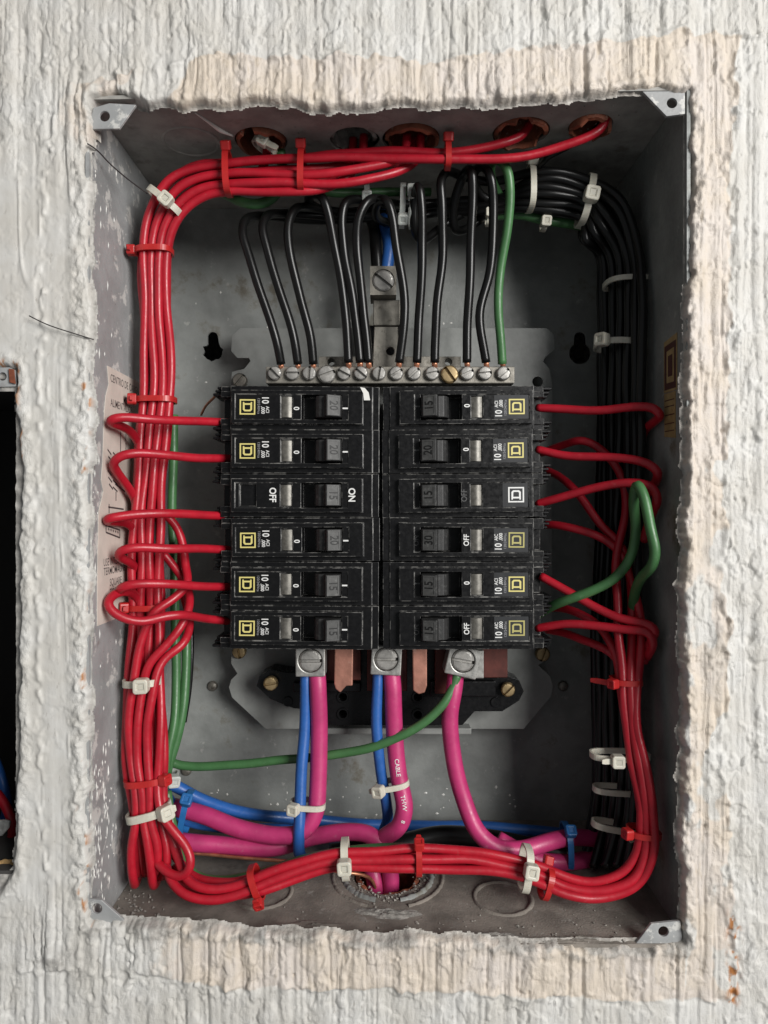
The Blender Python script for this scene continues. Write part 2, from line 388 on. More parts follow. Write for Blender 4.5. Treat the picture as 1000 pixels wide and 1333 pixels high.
    h += .35 * (1 - .8 * smooth_l) * (fb(X / 1.1, Z / 1.9, 191, 3) - .5)
    edge = np.exp(-((py - top_e) / 5.) ** 2) * (px > 110) + np.exp(-((px - right_e) / 5.) ** 2) * (py > 40) * (py < 1300) + .8 * np.exp(-((bot_e - py) / 5.) ** 2) * (px < 960) + .7 * np.exp(-((px - left_e) / 4.) ** 2) * (py > 150) * (py < 1150)
    h += 1.5 * edge * sstep(.3, .8, vn(X / 3, Z / 3, 97)) - .35 * edge
    # flattened blobs, drips and pits
    rs = np.random.RandomState(5)
    xs = ex; zs = ez
    def local(cx, cz, rx, rz):
        i0, i1 = np.searchsorted(xs, [cx - rx, cx + rx]); j0, j1 = np.searchsorted(zs, [cz - rz, cz + rz]); return slice(j0, j1), slice(i0, i1)
    for k in range(110):
        cx = rs.uniform(-152, 152); cz = rs.uniform(-198, 198); rx = rs.uniform(1.0, 4.6) * (1 if k % 5 else 1.5); rz = rx * rs.uniform(.8, 2.6)
        sl = local(cx, cz, rx * 1.4, rz * 1.4)
        if h[sl].size == 0: continue
        u = (X[sl] - cx) / rx; v = (Z[sl] - cz) / rz; ang = np.arctan2(v, u) + 2.2 * (vn(X[sl] / 2.2, Z[sl] / 2.2, 101) - .5)
        q = np.hypot(u, v) * (1 + .16 * np.sin(2 * ang + rs.uniform(0, 6)) + .12 * np.sin(3 * ang + rs.uniform(0, 6)))
        m = sstep(1.12, .7, q) * rs.uniform(.4, .85) * (1 - .8 * smooth_l[sl]); hgt = rs.uniform(.9, 1.9)
        h[sl] = h[sl] * (1 - m) + m * (hgt + .3 * h[sl] + .45 * (lump[sl] - .5) + .2 * (1 - q ** 2))
    for k in range(850):
        cx = rs.uniform(-152, 152); cz = rs.uniform(-198, 198); r = rs.uniform(.45, 1.25) if k % 9 else rs.uniform(1.2, 1.9)
        sl = local(cx, cz, r * 2, r * 2)
        if h[sl].size == 0: continue
        q = np.hypot(X[sl] - cx, Z[sl] - cz) / r; h[sl] -= rs.uniform(.25, .8) * sstep(1.2, .35, q) * (1 - .85 * smooth_l[sl])
    for k in range(650):
        cx = rs.uniform(-152, 152); cz = rs.uniform(-198, 198); r = rs.uniform(.4, 1.0)
        sl = local(cx, cz, r * 2, r * 3)
        if h[sl].size == 0: continue
        q = np.hypot(X[sl] - cx, (Z[sl] - cz) / 1.4) / r; h[sl] += rs.uniform(.2, .7) * sstep(1.2, .2, q) * (1 - .6 * smooth_l[sl])
    # crumbly lip and the cut edge into the openings
    d = np.minimum(d1, d2)
    lipz = np.exp(-((d - 2.0) / 1.8) ** 2) + .8 * np.exp(-((px - 100) / 9.) ** 2) * smooth_l
    h += lipz * (1.3 * vn(X / 2.6, Z / 2.6, 111) + .5 * vn(X / .9, Z / .9, 113) - .3)
    Y = -h + .8
    drop = 1 - sstep(-1.2, .4, d)
    deep = np.where((px < 190) & (py < 175) & (py > 100), 5.5, 1.8) + 1.6 * fb(X / 3, Z / 3, 121)
    Y = Y * (1 - drop) + deep * drop
    nj, ni = X.shape
    inbox = (X > XL + .3) & (X < XR - .3) & (Z > ZB - 3.6) & (Z < CZ(X) - .5)
    cut = ((d1 < -1.35) & inbox) | ((d2 < -1.9) & (X < -141.5) & (Z < 47) & (Z > -139))
    idx = np.arange(nj * ni).reshape(nj, ni)
    fc = ~(cut[:-1, :-1] & cut[1:, :-1] & cut[:-1, 1:] & cut[1:, 1:])
    quads = np.stack([idx[:-1, :-1], idx[:-1, 1:], idx[1:, 1:], idx[1:, :-1]], -1)[fc]
    # coats
    cream = bw * sstep(.30, .42, fb(X / 22, Z / 22, 131) + .25 * sstep(300, 700, px))
    cream *= np.where(px > 890, np.where(py > 600, sstep(.40, .52, fb(X / 10, Z / 16, 137)) * .75, .9), 1)
    cream *= sstep(120, 320, px + .3 * n1 + np.where(py < 300, 120, 0))
    cream = np.clip(cream + .5 * np.exp(-((px - 100) / 14.) ** 2) * (py > 150) * (py < 1200) * sstep(.5, .65, vn(X / 3, Z / 9, 139)) * .5, 0, 1)
    cream = sstep(.25, .7, cream + .5 * (fb(X / 2.2, Z / 4, 147, 4) - .5)) * .92
    tint = .16 * fb(X / 25, Z / 25, 145) * (px < 420) * (py < 420)
    cream = np.clip(cream + tint, 0, 1)
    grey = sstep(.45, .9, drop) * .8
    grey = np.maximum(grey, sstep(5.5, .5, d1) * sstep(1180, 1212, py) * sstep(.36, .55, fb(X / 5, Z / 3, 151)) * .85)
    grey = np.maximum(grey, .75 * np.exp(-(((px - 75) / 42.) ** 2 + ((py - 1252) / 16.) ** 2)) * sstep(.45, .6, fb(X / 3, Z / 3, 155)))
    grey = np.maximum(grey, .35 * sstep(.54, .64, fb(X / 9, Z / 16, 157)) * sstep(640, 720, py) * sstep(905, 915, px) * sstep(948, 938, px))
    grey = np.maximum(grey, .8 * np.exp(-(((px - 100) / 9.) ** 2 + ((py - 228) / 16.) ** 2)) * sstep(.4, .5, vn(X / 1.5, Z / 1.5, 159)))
    rust = sstep(.50, .60, fb(X / 3, Z / 5, 161)) * (np.exp(-((px - 954) / 7.) ** 2) * sstep(1170, 1200, py) * sstep(1316, 1300, py) * 1.3)
    rust = np.maximum(rust, sstep(.62, .70, fb(X / 2, Z / 6, 165)) * np.exp(-((d1 - .7) / .9) ** 2) * (px < 125) * (py > 480))
    rust = np.maximum(rust, sstep(.58, .66, fb(X / 2, Z / 5, 167)) * np.exp(-((d2) / 1.2) ** 2) * (py < 620))
    me = bpy.data.meshes.new('wall'); n = nj * ni
    used = np.zeros(n, bool); used[quads.ravel()] = True; remap = np.cumsum(used) - 1
    co = np.stack([X, Y, Z], -1).reshape(-1, 3)[used] * S; quads = remap[quads]
    me.vertices.add(len(co)); me.vertices.foreach_set('co', co.ravel())
    me.loops.add(quads.size); me.loops.foreach_set('vertex_index', quads.ravel().astype(np.int32))
    me.polygons.add(len(quads)); me.polygons.foreach_set('loop_start', np.arange(0, quads.size, 4, dtype=np.int32))
    me.update(calc_edges=True)
    a = me.attributes.new('coat', 'FLOAT_COLOR', 'POINT')
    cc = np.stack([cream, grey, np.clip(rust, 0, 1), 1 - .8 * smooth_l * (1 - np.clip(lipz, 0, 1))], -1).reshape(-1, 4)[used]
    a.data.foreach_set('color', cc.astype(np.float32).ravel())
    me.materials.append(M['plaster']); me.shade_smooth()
    o = bpy.data.objects.new('wall', me); COL.objects.link(o); OFF[o.name] = (0, 0, 0)
    o['kind'] = 'structure'; o['label'] = 'rough white plastered wall with combed ribs and cream patched border'
    return o
wall = build_wall()
# masonry behind the plaster keeps the cavities dark
v, f = boxvf(-418, 418, 6, 190, -518, 518)
f = [q for q in f if not all(abs(v[i][1] - 6) < 1e-6 for i in q)]
obj('masonry', v, f, 'cement', wall)

# ------------------------------------------------------------------ enclosure
enc = thing('electrical_enclosure', 'grey steel breaker box recessed in the plastered wall', 'breaker box', (0, YB, ZB))
T = 1.4
def keyhole(cx, cz, s=1.0, jag=0):
    rr = random.Random(3 + jag); pts = []
    for i in range(20):
        a = math.radians(-235 + 290 * i / 19); r = (5.6 + rr.uniform(-jag, jag)) * s; pts.append((cx + r * math.cos(a), cz + r * math.sin(a)))
    for i in range(7):
        a = math.radians(0 + 180 * i / 6); pts.append((cx + 3.0 * s * math.cos(a), cz + 8.6 * s + 2.6 * s * math.sin(a)))
    return pts
kl = P(277, 457, 100); kr = P(755, 460, 100)
obj('back_plate', *plate([(XL - T, ZB - T), (XR + T, ZB - T), (XR + T, ZT + T + 4), (XL - T, ZT + T + 4)], [keyhole(kl[0], kl[2], .9, .8), keyhole(kr[0], kr[2])], -T, 0, front(YB)), 'grey_enamel', enc)
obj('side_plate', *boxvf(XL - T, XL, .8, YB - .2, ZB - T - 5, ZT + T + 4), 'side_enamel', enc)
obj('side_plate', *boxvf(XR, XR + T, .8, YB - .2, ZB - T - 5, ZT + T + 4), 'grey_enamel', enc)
CH = [(-52.6, 33, 11.2), (-12.5, 34, 11), (11.5, 33, 12.5), (58, 29.5, 12), (86, 25, 9)]      # conduit holes in the top
obj('top_plate', *plate([(XL + .1, .8), (XR - .1, .8), (XR - .1, YB - .2), (XL + .1, YB - .2)], [circ(a, b, r, 28) if i not in (1, 2) else circ(a, b, r - .2, 28) for i, (a, b, r) in enumerate(CH)], 0, T, lambda u, v_, h: (u, v_, CZ(u) + h)), 'top_enamel', enc)
FH = (1.7, 48, 15.0)
obj('bottom_plate', *plate([(XL + .1, .8), (XR - .1, .8), (XR - .1, YB - .2), (XL + .1, YB - .2)], [wob(*FH, 34, .5, 4)], -T, 0, lambda u, v_, h: (u, v_, FZ(v_) + h)), 'dusty_floor', enc)
def ring(u, v_, r, z, sgn, m, w_=.9, hgt=.5, a0=0, a1=360, seed=0):
    rr = random.Random(seed); n = 40; V = []; Fc = []
    full = a1 - a0 >= 360
    for i in range(n + (0 if full else 1)):
        a = math.radians(a0 + (a1 - a0) * i / n); k = rr.uniform(.75, 1.2)
        for (dr, dh) in ((-w_ * k, -.05), (-w_ * .4, hgt * k), (w_ * .4, hgt * k), (w_ * k, -.05)):
            V.append((u + (r + dr) * math.cos(a), v_ + (r + dr) * math.sin(a), (CZ(u) if sgn < 0 else FZ(v_ + (r + dr) * math.sin(a))) + sgn * dh))
    m_ = len(V) // 4
    for i in range(m_ if full else m_ - 1):
        j = (i + 1) % m_
        for k in range(3): Fc.append([i * 4 + k, j * 4 + k, j * 4 + k + 1, i * 4 + k + 1])
    return obj('knockout_ring', V, Fc, m, enc, smooth=True)
ring(-82.6, 33, 11.5, ZT, -1, 'top_enamel', seed=1)
ring(50.5, 30.5, 12, ZB, 1, 'dusty_floor', 1.1, .7, seed=2)
ring(-52, 35, 12, ZB, 1, 'dusty_floor', 1.1, .7, seed=3)
ring(1.7, 48, 19.5, ZB, 1, 'grey_enamel', 1.4, 1.1, -75, 12, seed=4); ring(1.7, 48, 19.5, ZB, 1, 'grey_enamel', 1.4, 1.1, 170, 255, seed=5)
ring(1.7, 48, 24.5, ZB, 1, 'dusty_floor', 1.0, .7, -70, 5, seed=6); ring(1.7, 48, 24.5, ZB, 1, 'dusty_floor', 1.0, .7, 172, 250, seed=7)
def lug_tab(poly, hole, label=None):
    y = 1.2
    q = pxpoly(poly, y); h_ = P(*hole, y)
    o = obj('mounting_tab', *plate(q, [circ(h_[0], h_[2], 2.0, 20)], -1.3, 0, front(y), .15), 'side_enamel', enc)
lug_tab([(116,168),(121,140),(142,134),(177,136),(155,167)], (136,151))
lug_tab([(836,118),(860,113),(892,114),(892,148),(868,151)], (875,134))
lug_tab([(111,1203),(111,1170),(132,1172),(168,1204)], (126,1183))
lug_tab([(824,1234),(848,1203),(886,1199),(889,1226)], (864,1213))

def screw(parent, c, r, slot_deg, m='zinc', dome=.8, hgt=1.6, name='screw', slotw=.22, axis_y=True, collar=0):
    """slotted head facing the camera, slot recessed"""
    x, y, z = c; n = 28; bm = bmesh.new()
    a = math.radians(slot_deg); ca, sa = math.cos(a), math.sin(a); sw = r * slotw
    # three strips across the head: lower lip, slot floor, upper lip
    V = []; Fc = []
    def strip(v0, v1, hh):
        us = np.linspace(-1, 1, 11); base = len(V)
        for vv in np.linspace(v0, v1, 6):
            half = math.sqrt(max(0, r * r - vv * vv))
            for u in us:
                uu = u * half; rad = math.hypot(uu, vv) / r
                edge = hgt * .35 * max(0, (rad - .8) / .2) ** 2
                hgt_ = hh + (dome * (1 - rad * rad) if hh > 0 else 0) - (edge if hh > 0 else 0)
                V.append((x + uu * ca - vv * sa, y - hgt_, z + uu * sa + vv * ca))
        for j in range(5):
            for i in range(10): Fc.append([base + j * 11 + i, base + j * 11 + i + 1, base + (j + 1) * 11 + i + 1, base + (j + 1) * 11 + i])
        return base
    b0 = strip(-r * .999, -sw, hgt); b1 = strip(-sw, sw, max(.05, hgt - 1.7)); b2 = strip(sw, r * .999, hgt)
    for (A, B) in ((b0 + 55, b1), (b1 + 55, b2)):
        for i in range(10): Fc.append([A + i, A + i + 1, B + i + 1, B + i])
    # side wall
    b3 = len(V)
    for i in range(n):
        t = 2 * math.pi * i / n
        for hh in (hgt * .75, -.6): V.append((x + r * math.cos(t), y - hh, z + r * math.sin(t)))
    for i in range(n):
        j = (i + 1) % n; Fc.append([b3 + 2 * i, b3 + 2 * i + 1, b3 + 2 * j + 1, b3 + 2 * j])
    return obj(name, V, Fc, m, parent)
for px_, py_ in ((277, 893), (733, 893), (243, 1003)):
    screw(enc, P(px_, py_, 99.5), 2.6, random.uniform(0, 180), 'dull_zinc', .9, .9, 'rivet', .02)

# conduits that end in the holes of the box
def conduit(cx, cy, r, label, seed, z0=ZT, up=1, m='conduit_brown', low=-1.5):
    rr = random.Random(seed); n = 48; V = []; Fc = []; ph = [rr.uniform(0, 6) for _ in range(4)]
    for i in range(n):
        a = 2 * math.pi * i / n; j = low + .7 * math.sin(2 * a + ph[0]) + .5 * math.sin(5 * a + ph[1]) + .25 * math.sin(11 * a + ph[2]) + rr.uniform(-.15, .15) + (2.8 if math.sin(a * 1.5 + ph[3]) > .93 else 0)
        for (q, zz) in ((r, j + .4), (r, 26), (r - 1.5, 26), (r - 1.5, j)):
            V.append((cx + q * math.cos(a), cy + q * math.sin(a), (CZ(cx) if up > 0 else FZ(cy)) + up * zz))
    for i in range(n):
        j = (i + 1) % n
        for k in range(4): Fc.append([i * 4 + k, j * 4 + k, j * 4 + (k + 1) % 4, i * 4 + (k + 1) % 4])
    return tag(obj('conduit_end', V, Fc, m, base=(cx, cy, z0), smooth=False), label, 'conduit', 'conduits entering the box')
conduit(-52.6, 33, 10.6, 'brown conduit end at upper left with a pale cable tie in its mouth', 1)
conduit(-13, 34.5, 10.2, 'dark conduit end in the top of the box left of the middle', 2, low=1.5, m='cement')
conduit(12, 33.5, 11.6, 'chipped brown conduit end at the middle of the box top', 3)
conduit(58, 29.5, 11.4, 'broken brown conduit end right of centre where one red wire enters', 4)
conduit(86, 25, 8.6, 'brown conduit end nearest the top right corner of the box', 5, low=-2.2)
conduit(1.7, 48, 14.4, 'brown conduit end in the box floor where pink cables go down', 6, ZB, -1, low=.6)

# ------------------------------------------------------------------ panel interior
pan = thing('panel_interior', 'grey mounting pan with black base, copper bars and three main lugs', 'panel interior', (0, 84, 0))
PO = [(313,427),(712,427),(721,436),(723,455),(711,464),(707,470),(716,480),(719,500),(719,835),(712,858),(701,866),(716,880),(720,892),(718,906),(682,949),(346,949),(302,908),(298,895),(301,885),(309,877),(301,864),(300,500),(302,484),(318,480),(326,470),(324,466),(309,466),(301,457),(302,437)]
hl = [P(700, 497, 84), P(310, 497, 84)]
obj('mounting_pan', *plate(pxpoly(PO, 84), [circ(hl[0][0], hl[0][2], 2.6)], -1.6, 0, front(84), .3), 'pan_enamel', pan)
obj('pan_lip', *boxvf(P(425, 949, 82)[0], P(612, 949, 82)[0], 76, 84.3, P(500, 953, 80)[2], P(500, 945, 80)[2], .5), 'pan_enamel', pan)
for c_, r_, s_, m_ in ((P(313, 496, 81), 3.6, 50, 'dull_zinc'), (P(312, 848, 82.5), 3.4, 100, 'brass'), (P(706, 851, 82.5), 3.6, 70, 'brass')):
    screw(pan, c_, r_, s_, m_, .3, 2.2, 'screw', .18)
BO = [(334,893),(338,880),(352,872),(372,876),(388,876),(393,846),(646,846),(648,884),(660,880),(676,886),(682,900),(676,912),(654,926),(618,926),(602,944),(428,944),(424,926),(382,922),(352,910)]
holes = [P(a, b, 68) for a, b in ((446.5, 907), (446.5, 929), (544, 907), (544, 930))]
base_o = obj('insulating_base', *plate(pxpoly(BO, 68), [circ(c[0], c[2], 1.9, 18) for c in holes], -14, 0, front(68), .6, 2), 'bakelite', pan)
for c in holes:
    obj('boss', *plate(circ(c[0], c[2], 2.9, 22), [circ(c[0], c[2], 1.9, 22)], -1, .9, front(68), .15), 'bakelite', pan)
obj('boss', *plate(circ(P(375, 913, 68)[0], P(375, 913, 68)[2], 2.4, 22), [], -1, .8, front(68), .2), 'bakelite', pan)
obj('boss', *plate(circ(P(645, 914, 68)[0], P(645, 914, 68)[2], 2.4, 22), [], -1, .8, front(68), .2), 'bakelite', pan)
for (a, b, c_, d_) in ((382, 470, 888, 900), (560, 645, 886, 906)):
    p0 = P(a, d_, 66); p1 = P(b, c_, 66)
    obj('base_rib', *boxvf(p0[0], p1[0], 64.5, 70, p0[2], p1[2], .5), 'bakelite', pan)
screw(pan, P(353, 889, 65.5), 3.3, 10, 'brass', .25, 2.1, 'screw', .18)
screw(pan, P(661, 897, 65.5), 3.3, 45, 'brass', .25, 2.1, 'screw', .18)
# dark bus plates and copper bars below the breakers
for (a, b, c_, d_) in ((478, 530, 838, 898), (566, 585, 838, 902), (585, 660, 838, 881), (425, 470, 838, 884)):
    p0 = P(a, d_, 62); p1 = P(b, c_, 62)
    obj('bus_plate', *boxvf(p0[0], p1[0], 60 + random.uniform(-.5, .5), 66, p0[2], p1[2], .4), 'maroon_bar', pan)
def bar(pts, y, seed):
    return obj('copper_bar', *plate(pxpoly(pts, y), [], -3, 0, front(y), .5, 2), 'copper_bar', pan)
bar([(436, 838), (460, 838), (459, 893), (451, 893), (443, 902), (437, 897), (435, 890)], 50, 1)
bar([(537, 838), (556, 838), (556, 893), (553, 902), (545, 904), (538, 899)], 50, 2)
def main_lug(px_, py_, rot, hw, hh, y, slot):
    c = P(px_, py_, y); a = math.radians(rot)
    q = [(-hw, -hh), (hw, -hh), (hw, hh), (-hw, hh)]
    q = [(c[0] + u * math.cos(a) - v_ * math.sin(a), c[2] + u * math.sin(a) + v_ * math.cos(a)) for u, v_ in q]
    o = obj('terminal_lug', *plate(q, [circ(c[0], c[2] + .6, 5.35, 30)], -12, 0, front(y), .5, 2), 'aluminium', pan)
    screw(o, (c[0], y + 1.6, c[2] + .6), 5.1, slot, 'zinc', .2, 1.8, 'lug_screw', .15)
    return o
main_lug(404, 862, 0, 6.6, 6.6, 46, 0); main_lug(503, 860, -3, 6.8, 6.6, 46, 0)
main_lug(603, 862, -13, 7.2, 6.6, 45, -10)
c = P(617, 866, 47); obj('lug_block', *boxvf(c[0] - 4.5, c[0] + 4.6, 48, 56, c[2] - 6.2, c[2] + 6.4, .4), 'aluminium', pan)

# ------------------------------------------------------------------ neutral bar
nb = thing('neutral_bar', 'grey metal neutral bar with a row of slotted screws above the breakers', 'terminal bar', P(508, 487, 52))
p0 = P(346, 499, 50); p1 = P(670, 477, 50)
obj('bar', *boxvf(p0[0], p1[0], 50, 59, p0[2], p1[2], .4), 'dull_zinc', nb)
SX = [358, 381, 403, 425.5, 448, 470, 493.5, 516, 539, 562.5, 585, 608, 631, 655]
SA = [-45, 0, 85, 20, -28, -40, 80, 30, 42, 12, -55, 25, 5, 40]
for i, (sx_, sa_) in enumerate(zip(SX, SA)):
    big = i in (3, 10)
    screw(nb, P(sx_, 486.5 + (1.5 if big else 0), 49.6), 4.0 if big else 3.15, sa_, 'brass' if i == 10 else 'zinc', .22, 2.0, 'terminal_screw', .19)
for a, b in ((415, 505), (520, 600)):
    p0 = P(a, 482, 60); p1 = P(b, 464, 60); hx = P(431 if a < 500 else 584, 471, 60)
    obj('bracket', *plate([(p0[0], p0[2]), (p1[0], p0[2]), (p1[0], p1[2]), (p0[0], p1[2])], [circ(hx[0], hx[2], 1.7, 18)], -9, 0, front(60), .2), 'dull_zinc', nb)
p0 = P(485, 480, 57); p1 = P(520, 425, 57); hx = P(508, 457, 57)
obj('strap', *plate([(p0[0], p0[2]), (p1[0], p0[2]), (p1[0] - .6, p1[2] + 0), (p0[0] + .8, p1[2])], [circ(hx[0], hx[2], 1.9, 18)], -2, 0, front(57), .3), 'dull_zinc', nb)
p0 = P(486, 425, 62); p1 = P(521, 392, 62)
obj('strap', *boxvf(p0[0], p1[0], 60, 63, p0[2], p1[2], .4), 'dull_zinc', nb)
p0 = P(478, 478, 70); p1 = P(526, 426, 70)
obj('insulator', *boxvf(p0[0], p1[0], 66, 84, p0[2], p1[2], .6), 'bakelite', nb)
c = P(499, 365, 54)
nl = obj('neutral_lug', *plate([(c[0] - 6, c[2] - 6.6), (c[0] + 6, c[2] - 6.6), (c[0] + 6, c[2] + 6.6), (c[0] - 6, c[2] + 6.6)], [circ(c[0], c[2], 5.2, 30)], -14, 0, front(54), .5, 2), 'dull_zinc', nb)
screw(nl, (c[0], 55.4, c[2]), 4.95, -38, 'zinc', .2, 1.8, 'lug_screw', .13)

# ------------------------------------------------------------------ breakers
def cellmesh(xs, ts, hf, bottom, bev, worn=1):
    nx, nt_ = len(xs) - 1, len(ts) - 1
    H = [[hf((xs[i] + xs[i + 1]) / 2, (ts[j] + ts[j + 1]) / 2) for j in range(nt_)] for i in range(nx)]
    lev = sorted({h for r in H for h in r} | {bottom})
    bm = bmesh.new(); vd = {}
    def V(x, h, t):
        k = (round(x, 4), round(h, 4), round(t, 4))
        if k not in vd: vd[k] = bm.verts.new((x, -h, t))
        return vd[k]
    def quad(*p):
        try: bm.faces.new([V(*q) for q in p])
        except ValueError: pass
    for i in range(nx):
        for j in range(nt_):
            h = H[i][j]
            if h <= bottom: continue
            a, b, c_, d_ = xs[i], xs[i + 1], ts[j], ts[j + 1]
            quad((a, h, c_), (b, h, c_), (b, h, d_), (a, h, d_))
            for (di, dj, e0, e1) in ((-1, 0, (a, d_), (a, c_)), (1, 0, (b, c_), (b, d_)), (0, -1, (a, c_), (b, c_)), (0, 1, (b, d_), (a, d_))):
                ii, jj = i + di, j + dj
                nh = H[ii][jj] if 0 <= ii < nx and 0 <= jj < nt_ else bottom
                if nh < h:
                    ls = [l for l in lev if nh <= l <= h]
                    for l0, l1 in zip(ls[:-1], ls[1:]):
                        quad((e0[0], l0, e0[1]), (e1[0], l0, e1[1]), (e1[0], l1, e1[1]), (e0[0], l1, e0[1]))
    bmesh.ops.recalc_face_normals(bm, faces=bm.faces[:])
    bmesh.ops.dissolve_limit(bm, angle_limit=0.02, verts=bm.verts[:], edges=bm.edges[:])
    bevel(bm, bev, 2, 30, worn, False)
    bmesh.ops.triangulate(bm, faces=[q for q in bm.faces if len(q.verts) > 4])
    return bm_out(bm)
XS = [-33.4, -29, -28, -26.4, -24.5, -17.5, -7.3, -2.3, 1.5, 18.6, 21.2, 27.4, 28.2, 31.4, 34.3]
TS = [-9.42, -7.2, -5.4, -4.7, 4.7, 5.4, 7.2, 9.42]
def body_h2(kind):
    def hf(s, t):
        a = abs(t)
        if s < -29: return -8.0 if a < 4.7 else (-2.0 if a > 7.2 else -1.0)
        if s > 28.2: return -.8 if s > 31.4 else 0.0
        if -28.0 < s < 27.4 and a < 7.2:
            if 1.5 < s < 18.6 and a < 5.4: return -6.0
            if -7.3 < s < -2.3 and a < 4.7: return 1.7
            if kind == 'plain' and -24.5 < s < -17.5 and a < 4.7: return .9
            if a < 5.4 and -26.4 < s < 21.2: return 2.5
            return 3.0
        return 0.0
    return hf
BODY = {}
for kind in ('std', 'plain'):
    v, f, mi = cellmesh(XS, TS, body_h2(kind), -42, .21)
    o = obj('body', v, f, ['bakelite', 'edge_wear_glint'], local=True); setmi(o, mi); BODY[kind] = o.data; bpy.data.objects.remove(o)
# handle: lever swung to the ON side
prof = [(6.6, -5.5), (6.9, 1.2), (7.8, 3.8), (9.2, 5.2), (11.4, 5.4), (12.2, 9.0), (12.7, 9.5), (18.2, 6.9), (18.6, 6.2), (18.3, 1.0), (17.4, -5.5)]
v, f = plate(prof, [], -4.6, 4.6, lambda u, v_, h: (u, -v_, h), .35, 2)
HANDLE = obj('h', v, f, 'handle_plastic', local=True); HM = HANDLE.data; bpy.data.objects.remove(HANDLE)
def htop(u, v_, h):             # lettering on the end of the handle: reads along -z, up is +x
    s0 = 15.45 + v_ * .95; return (s0, -(9.5 - (s0 - 12.7) * .4727) - .05 - h, -u)
def face_map(s0, t0, h0):       # u reads along -z, v up along +x
    return lambda u, v_, h: (s0 + v_, -(h0 + h), t0 - u)
def shared(name, vf, m):
    o = obj(name, vf[0], vf[1], m, local=True); me = o.data; bpy.data.objects.remove(o); return me
NUM = {n: shared('numerals', text_map(n, 5.0, lambda u, v_, h: htop(u, v_, h + .08), .05, .82, .12), 'numeral_plastic') for n in ('15', '20', '30')}
q = [(-4.2, -2.55), (4.2, -2.55), (4.2, 2.55), (-4.2, 2.55)]; qi = [(-3.6, -2.0), (3.6, -2.0), (3.6, 2.0), (-3.6, 2.0)]
mat('handle_face_lit', (0.065, 0.065, 0.063), .5, spec=.35, var=.2, vscale=.5, spots=((.15, .15, .145), .5, .55, .75, .6))  # handle plastic made paler, light on the end face put into the colour
NFR = shared('numeral_frame', join(plate(q, [qi], -.1, .22, htop), plate(qi, [], -.1, .03, htop)), 'handle_face_lit')
def logo_mesh(s0, m):
    sq = [(-3.3, -3.3), (3.3, -3.3), (3.3, 3.3), (-3.3, 3.3)]; si = [(-2.72, -2.72), (2.72, -2.72), (2.72, 2.72), (-2.72, 2.72)]
    dd = [(-2.1, 1.95), (1.2, 1.95), (1.9, 1.25), (1.9, -1.25), (1.2, -1.95), (-2.1, -1.95), (-2.1, -1.35), (-1.6, -1.35), (-1.6, 1.35), (-2.1, 1.35)]
    di = [(-.9, 1.2), (.85, 1.2), (1.2, .85), (1.2, -.85), (.85, -1.2), (-.9, -1.2)]
    fn = face_map(s0, -.1, 2.62)
    return shared('emblem', join(plate(sq, [si], -.05, .03, fn), plate(dd, [di], -.05, .03, fn)), m)
LOGO = {k: logo_mesh(s, m) for k, s, m in (('y', -21.3, 'print_yellow'), ('o', -21.3, 'print_olive'), ('w', -21.3, 'print_white'))}
def tmesh(s, size, s0, t0, m, bold=.0, sx=1.0, h0=2.62): return shared('lettering', text_map(s, size, face_map(s0, t0, h0), bold, sx), m)
RATING = {}
for k, word, vac in (('a', 'ACI', '120/240Vca'), ('b', 'AIC', '120/240Vac')):
    RATING[k] = [tmesh('10', 4.1, -13.9, 3.0, 'print_white', .06, .82), tmesh(word, 2.0, -12.9, -1.2, 'print_white', .02, .9), tmesh(',000', 2.1, -14.8, -1.4, 'print_white', .03, .9), tmesh(vac, 1.5, -16.6, .4, 'print_grey', .0, .98)]
ZERO = tmesh('0', 3.3, -.75, -.6, 'print_white', .07, .9)
BAR_ = shared('on_mark', plate([(-.32, -1.15), (.32, -1.15), (.32, 1.15), (-.32, 1.15)], [], -.05, .03, face_map(20.0, -.4, 2.62)), 'print_white')
BARD = shared('on_mark', plate([(-.32, -1.15), (.32, -1.15), (.32, 1.15), (-.32, 1.15)], [], -.05, .03, face_map(20.0, -.4, 2.62)), 'print_dim')
OFFW = tmesh('OFF', 3.2, -.55, .1, 'print_white', .05, .9)
OFFL = tmesh('OFF', 4.0, -10.6, .2, 'print_white', .09, .9)
ONL = tmesh('ON', 4.0, 22.8, .2, 'print_white', .10, .95, 3.06)
OND = tmesh('ON', 3.2, 20.4, .4, 'print_dim', .03, .9)
OFFD = tmesh('OFF', 3.4, .2, .1, 'print_dim', .03, .9)
LABEL = {}
for k in ('label_black', 'label_grey'):
    LABEL[k] = shared('label', plate([(-5.1, -5.0), (5.1, -5.0), (5.1, 9.4), (-5.1, 9.4)], [], -.02, .06, face_map(-21.3, 0, 2.5), .02), k)
LABEL_S = shared('label', plate([(-5.1, -5.0), (5.1, -5.0), (5.1, 5.6), (-5.1, 5.6)], [], -.02, .06, face_map(-21.3, 0, 2.5), .02), 'label_grey')
bm = bmesh.new(); V = []; Fc = []
for i in range(13):
    s = -7.1 + 4.6 * i / 12; hh = 1.75 + .75 * math.sin(math.pi * i / 12)
    V += [(s, -hh, -4.4), (s, -hh, 4.4)]
for i in range(12): Fc.append([2 * i, 2 * i + 1, 2 * i + 3, 2 * i + 2])
LENS = obj('lens', V, Fc, 'lens', local=True, smooth=True); LM = LENS.data; bpy.data.objects.remove(LENS)
CLIP = []
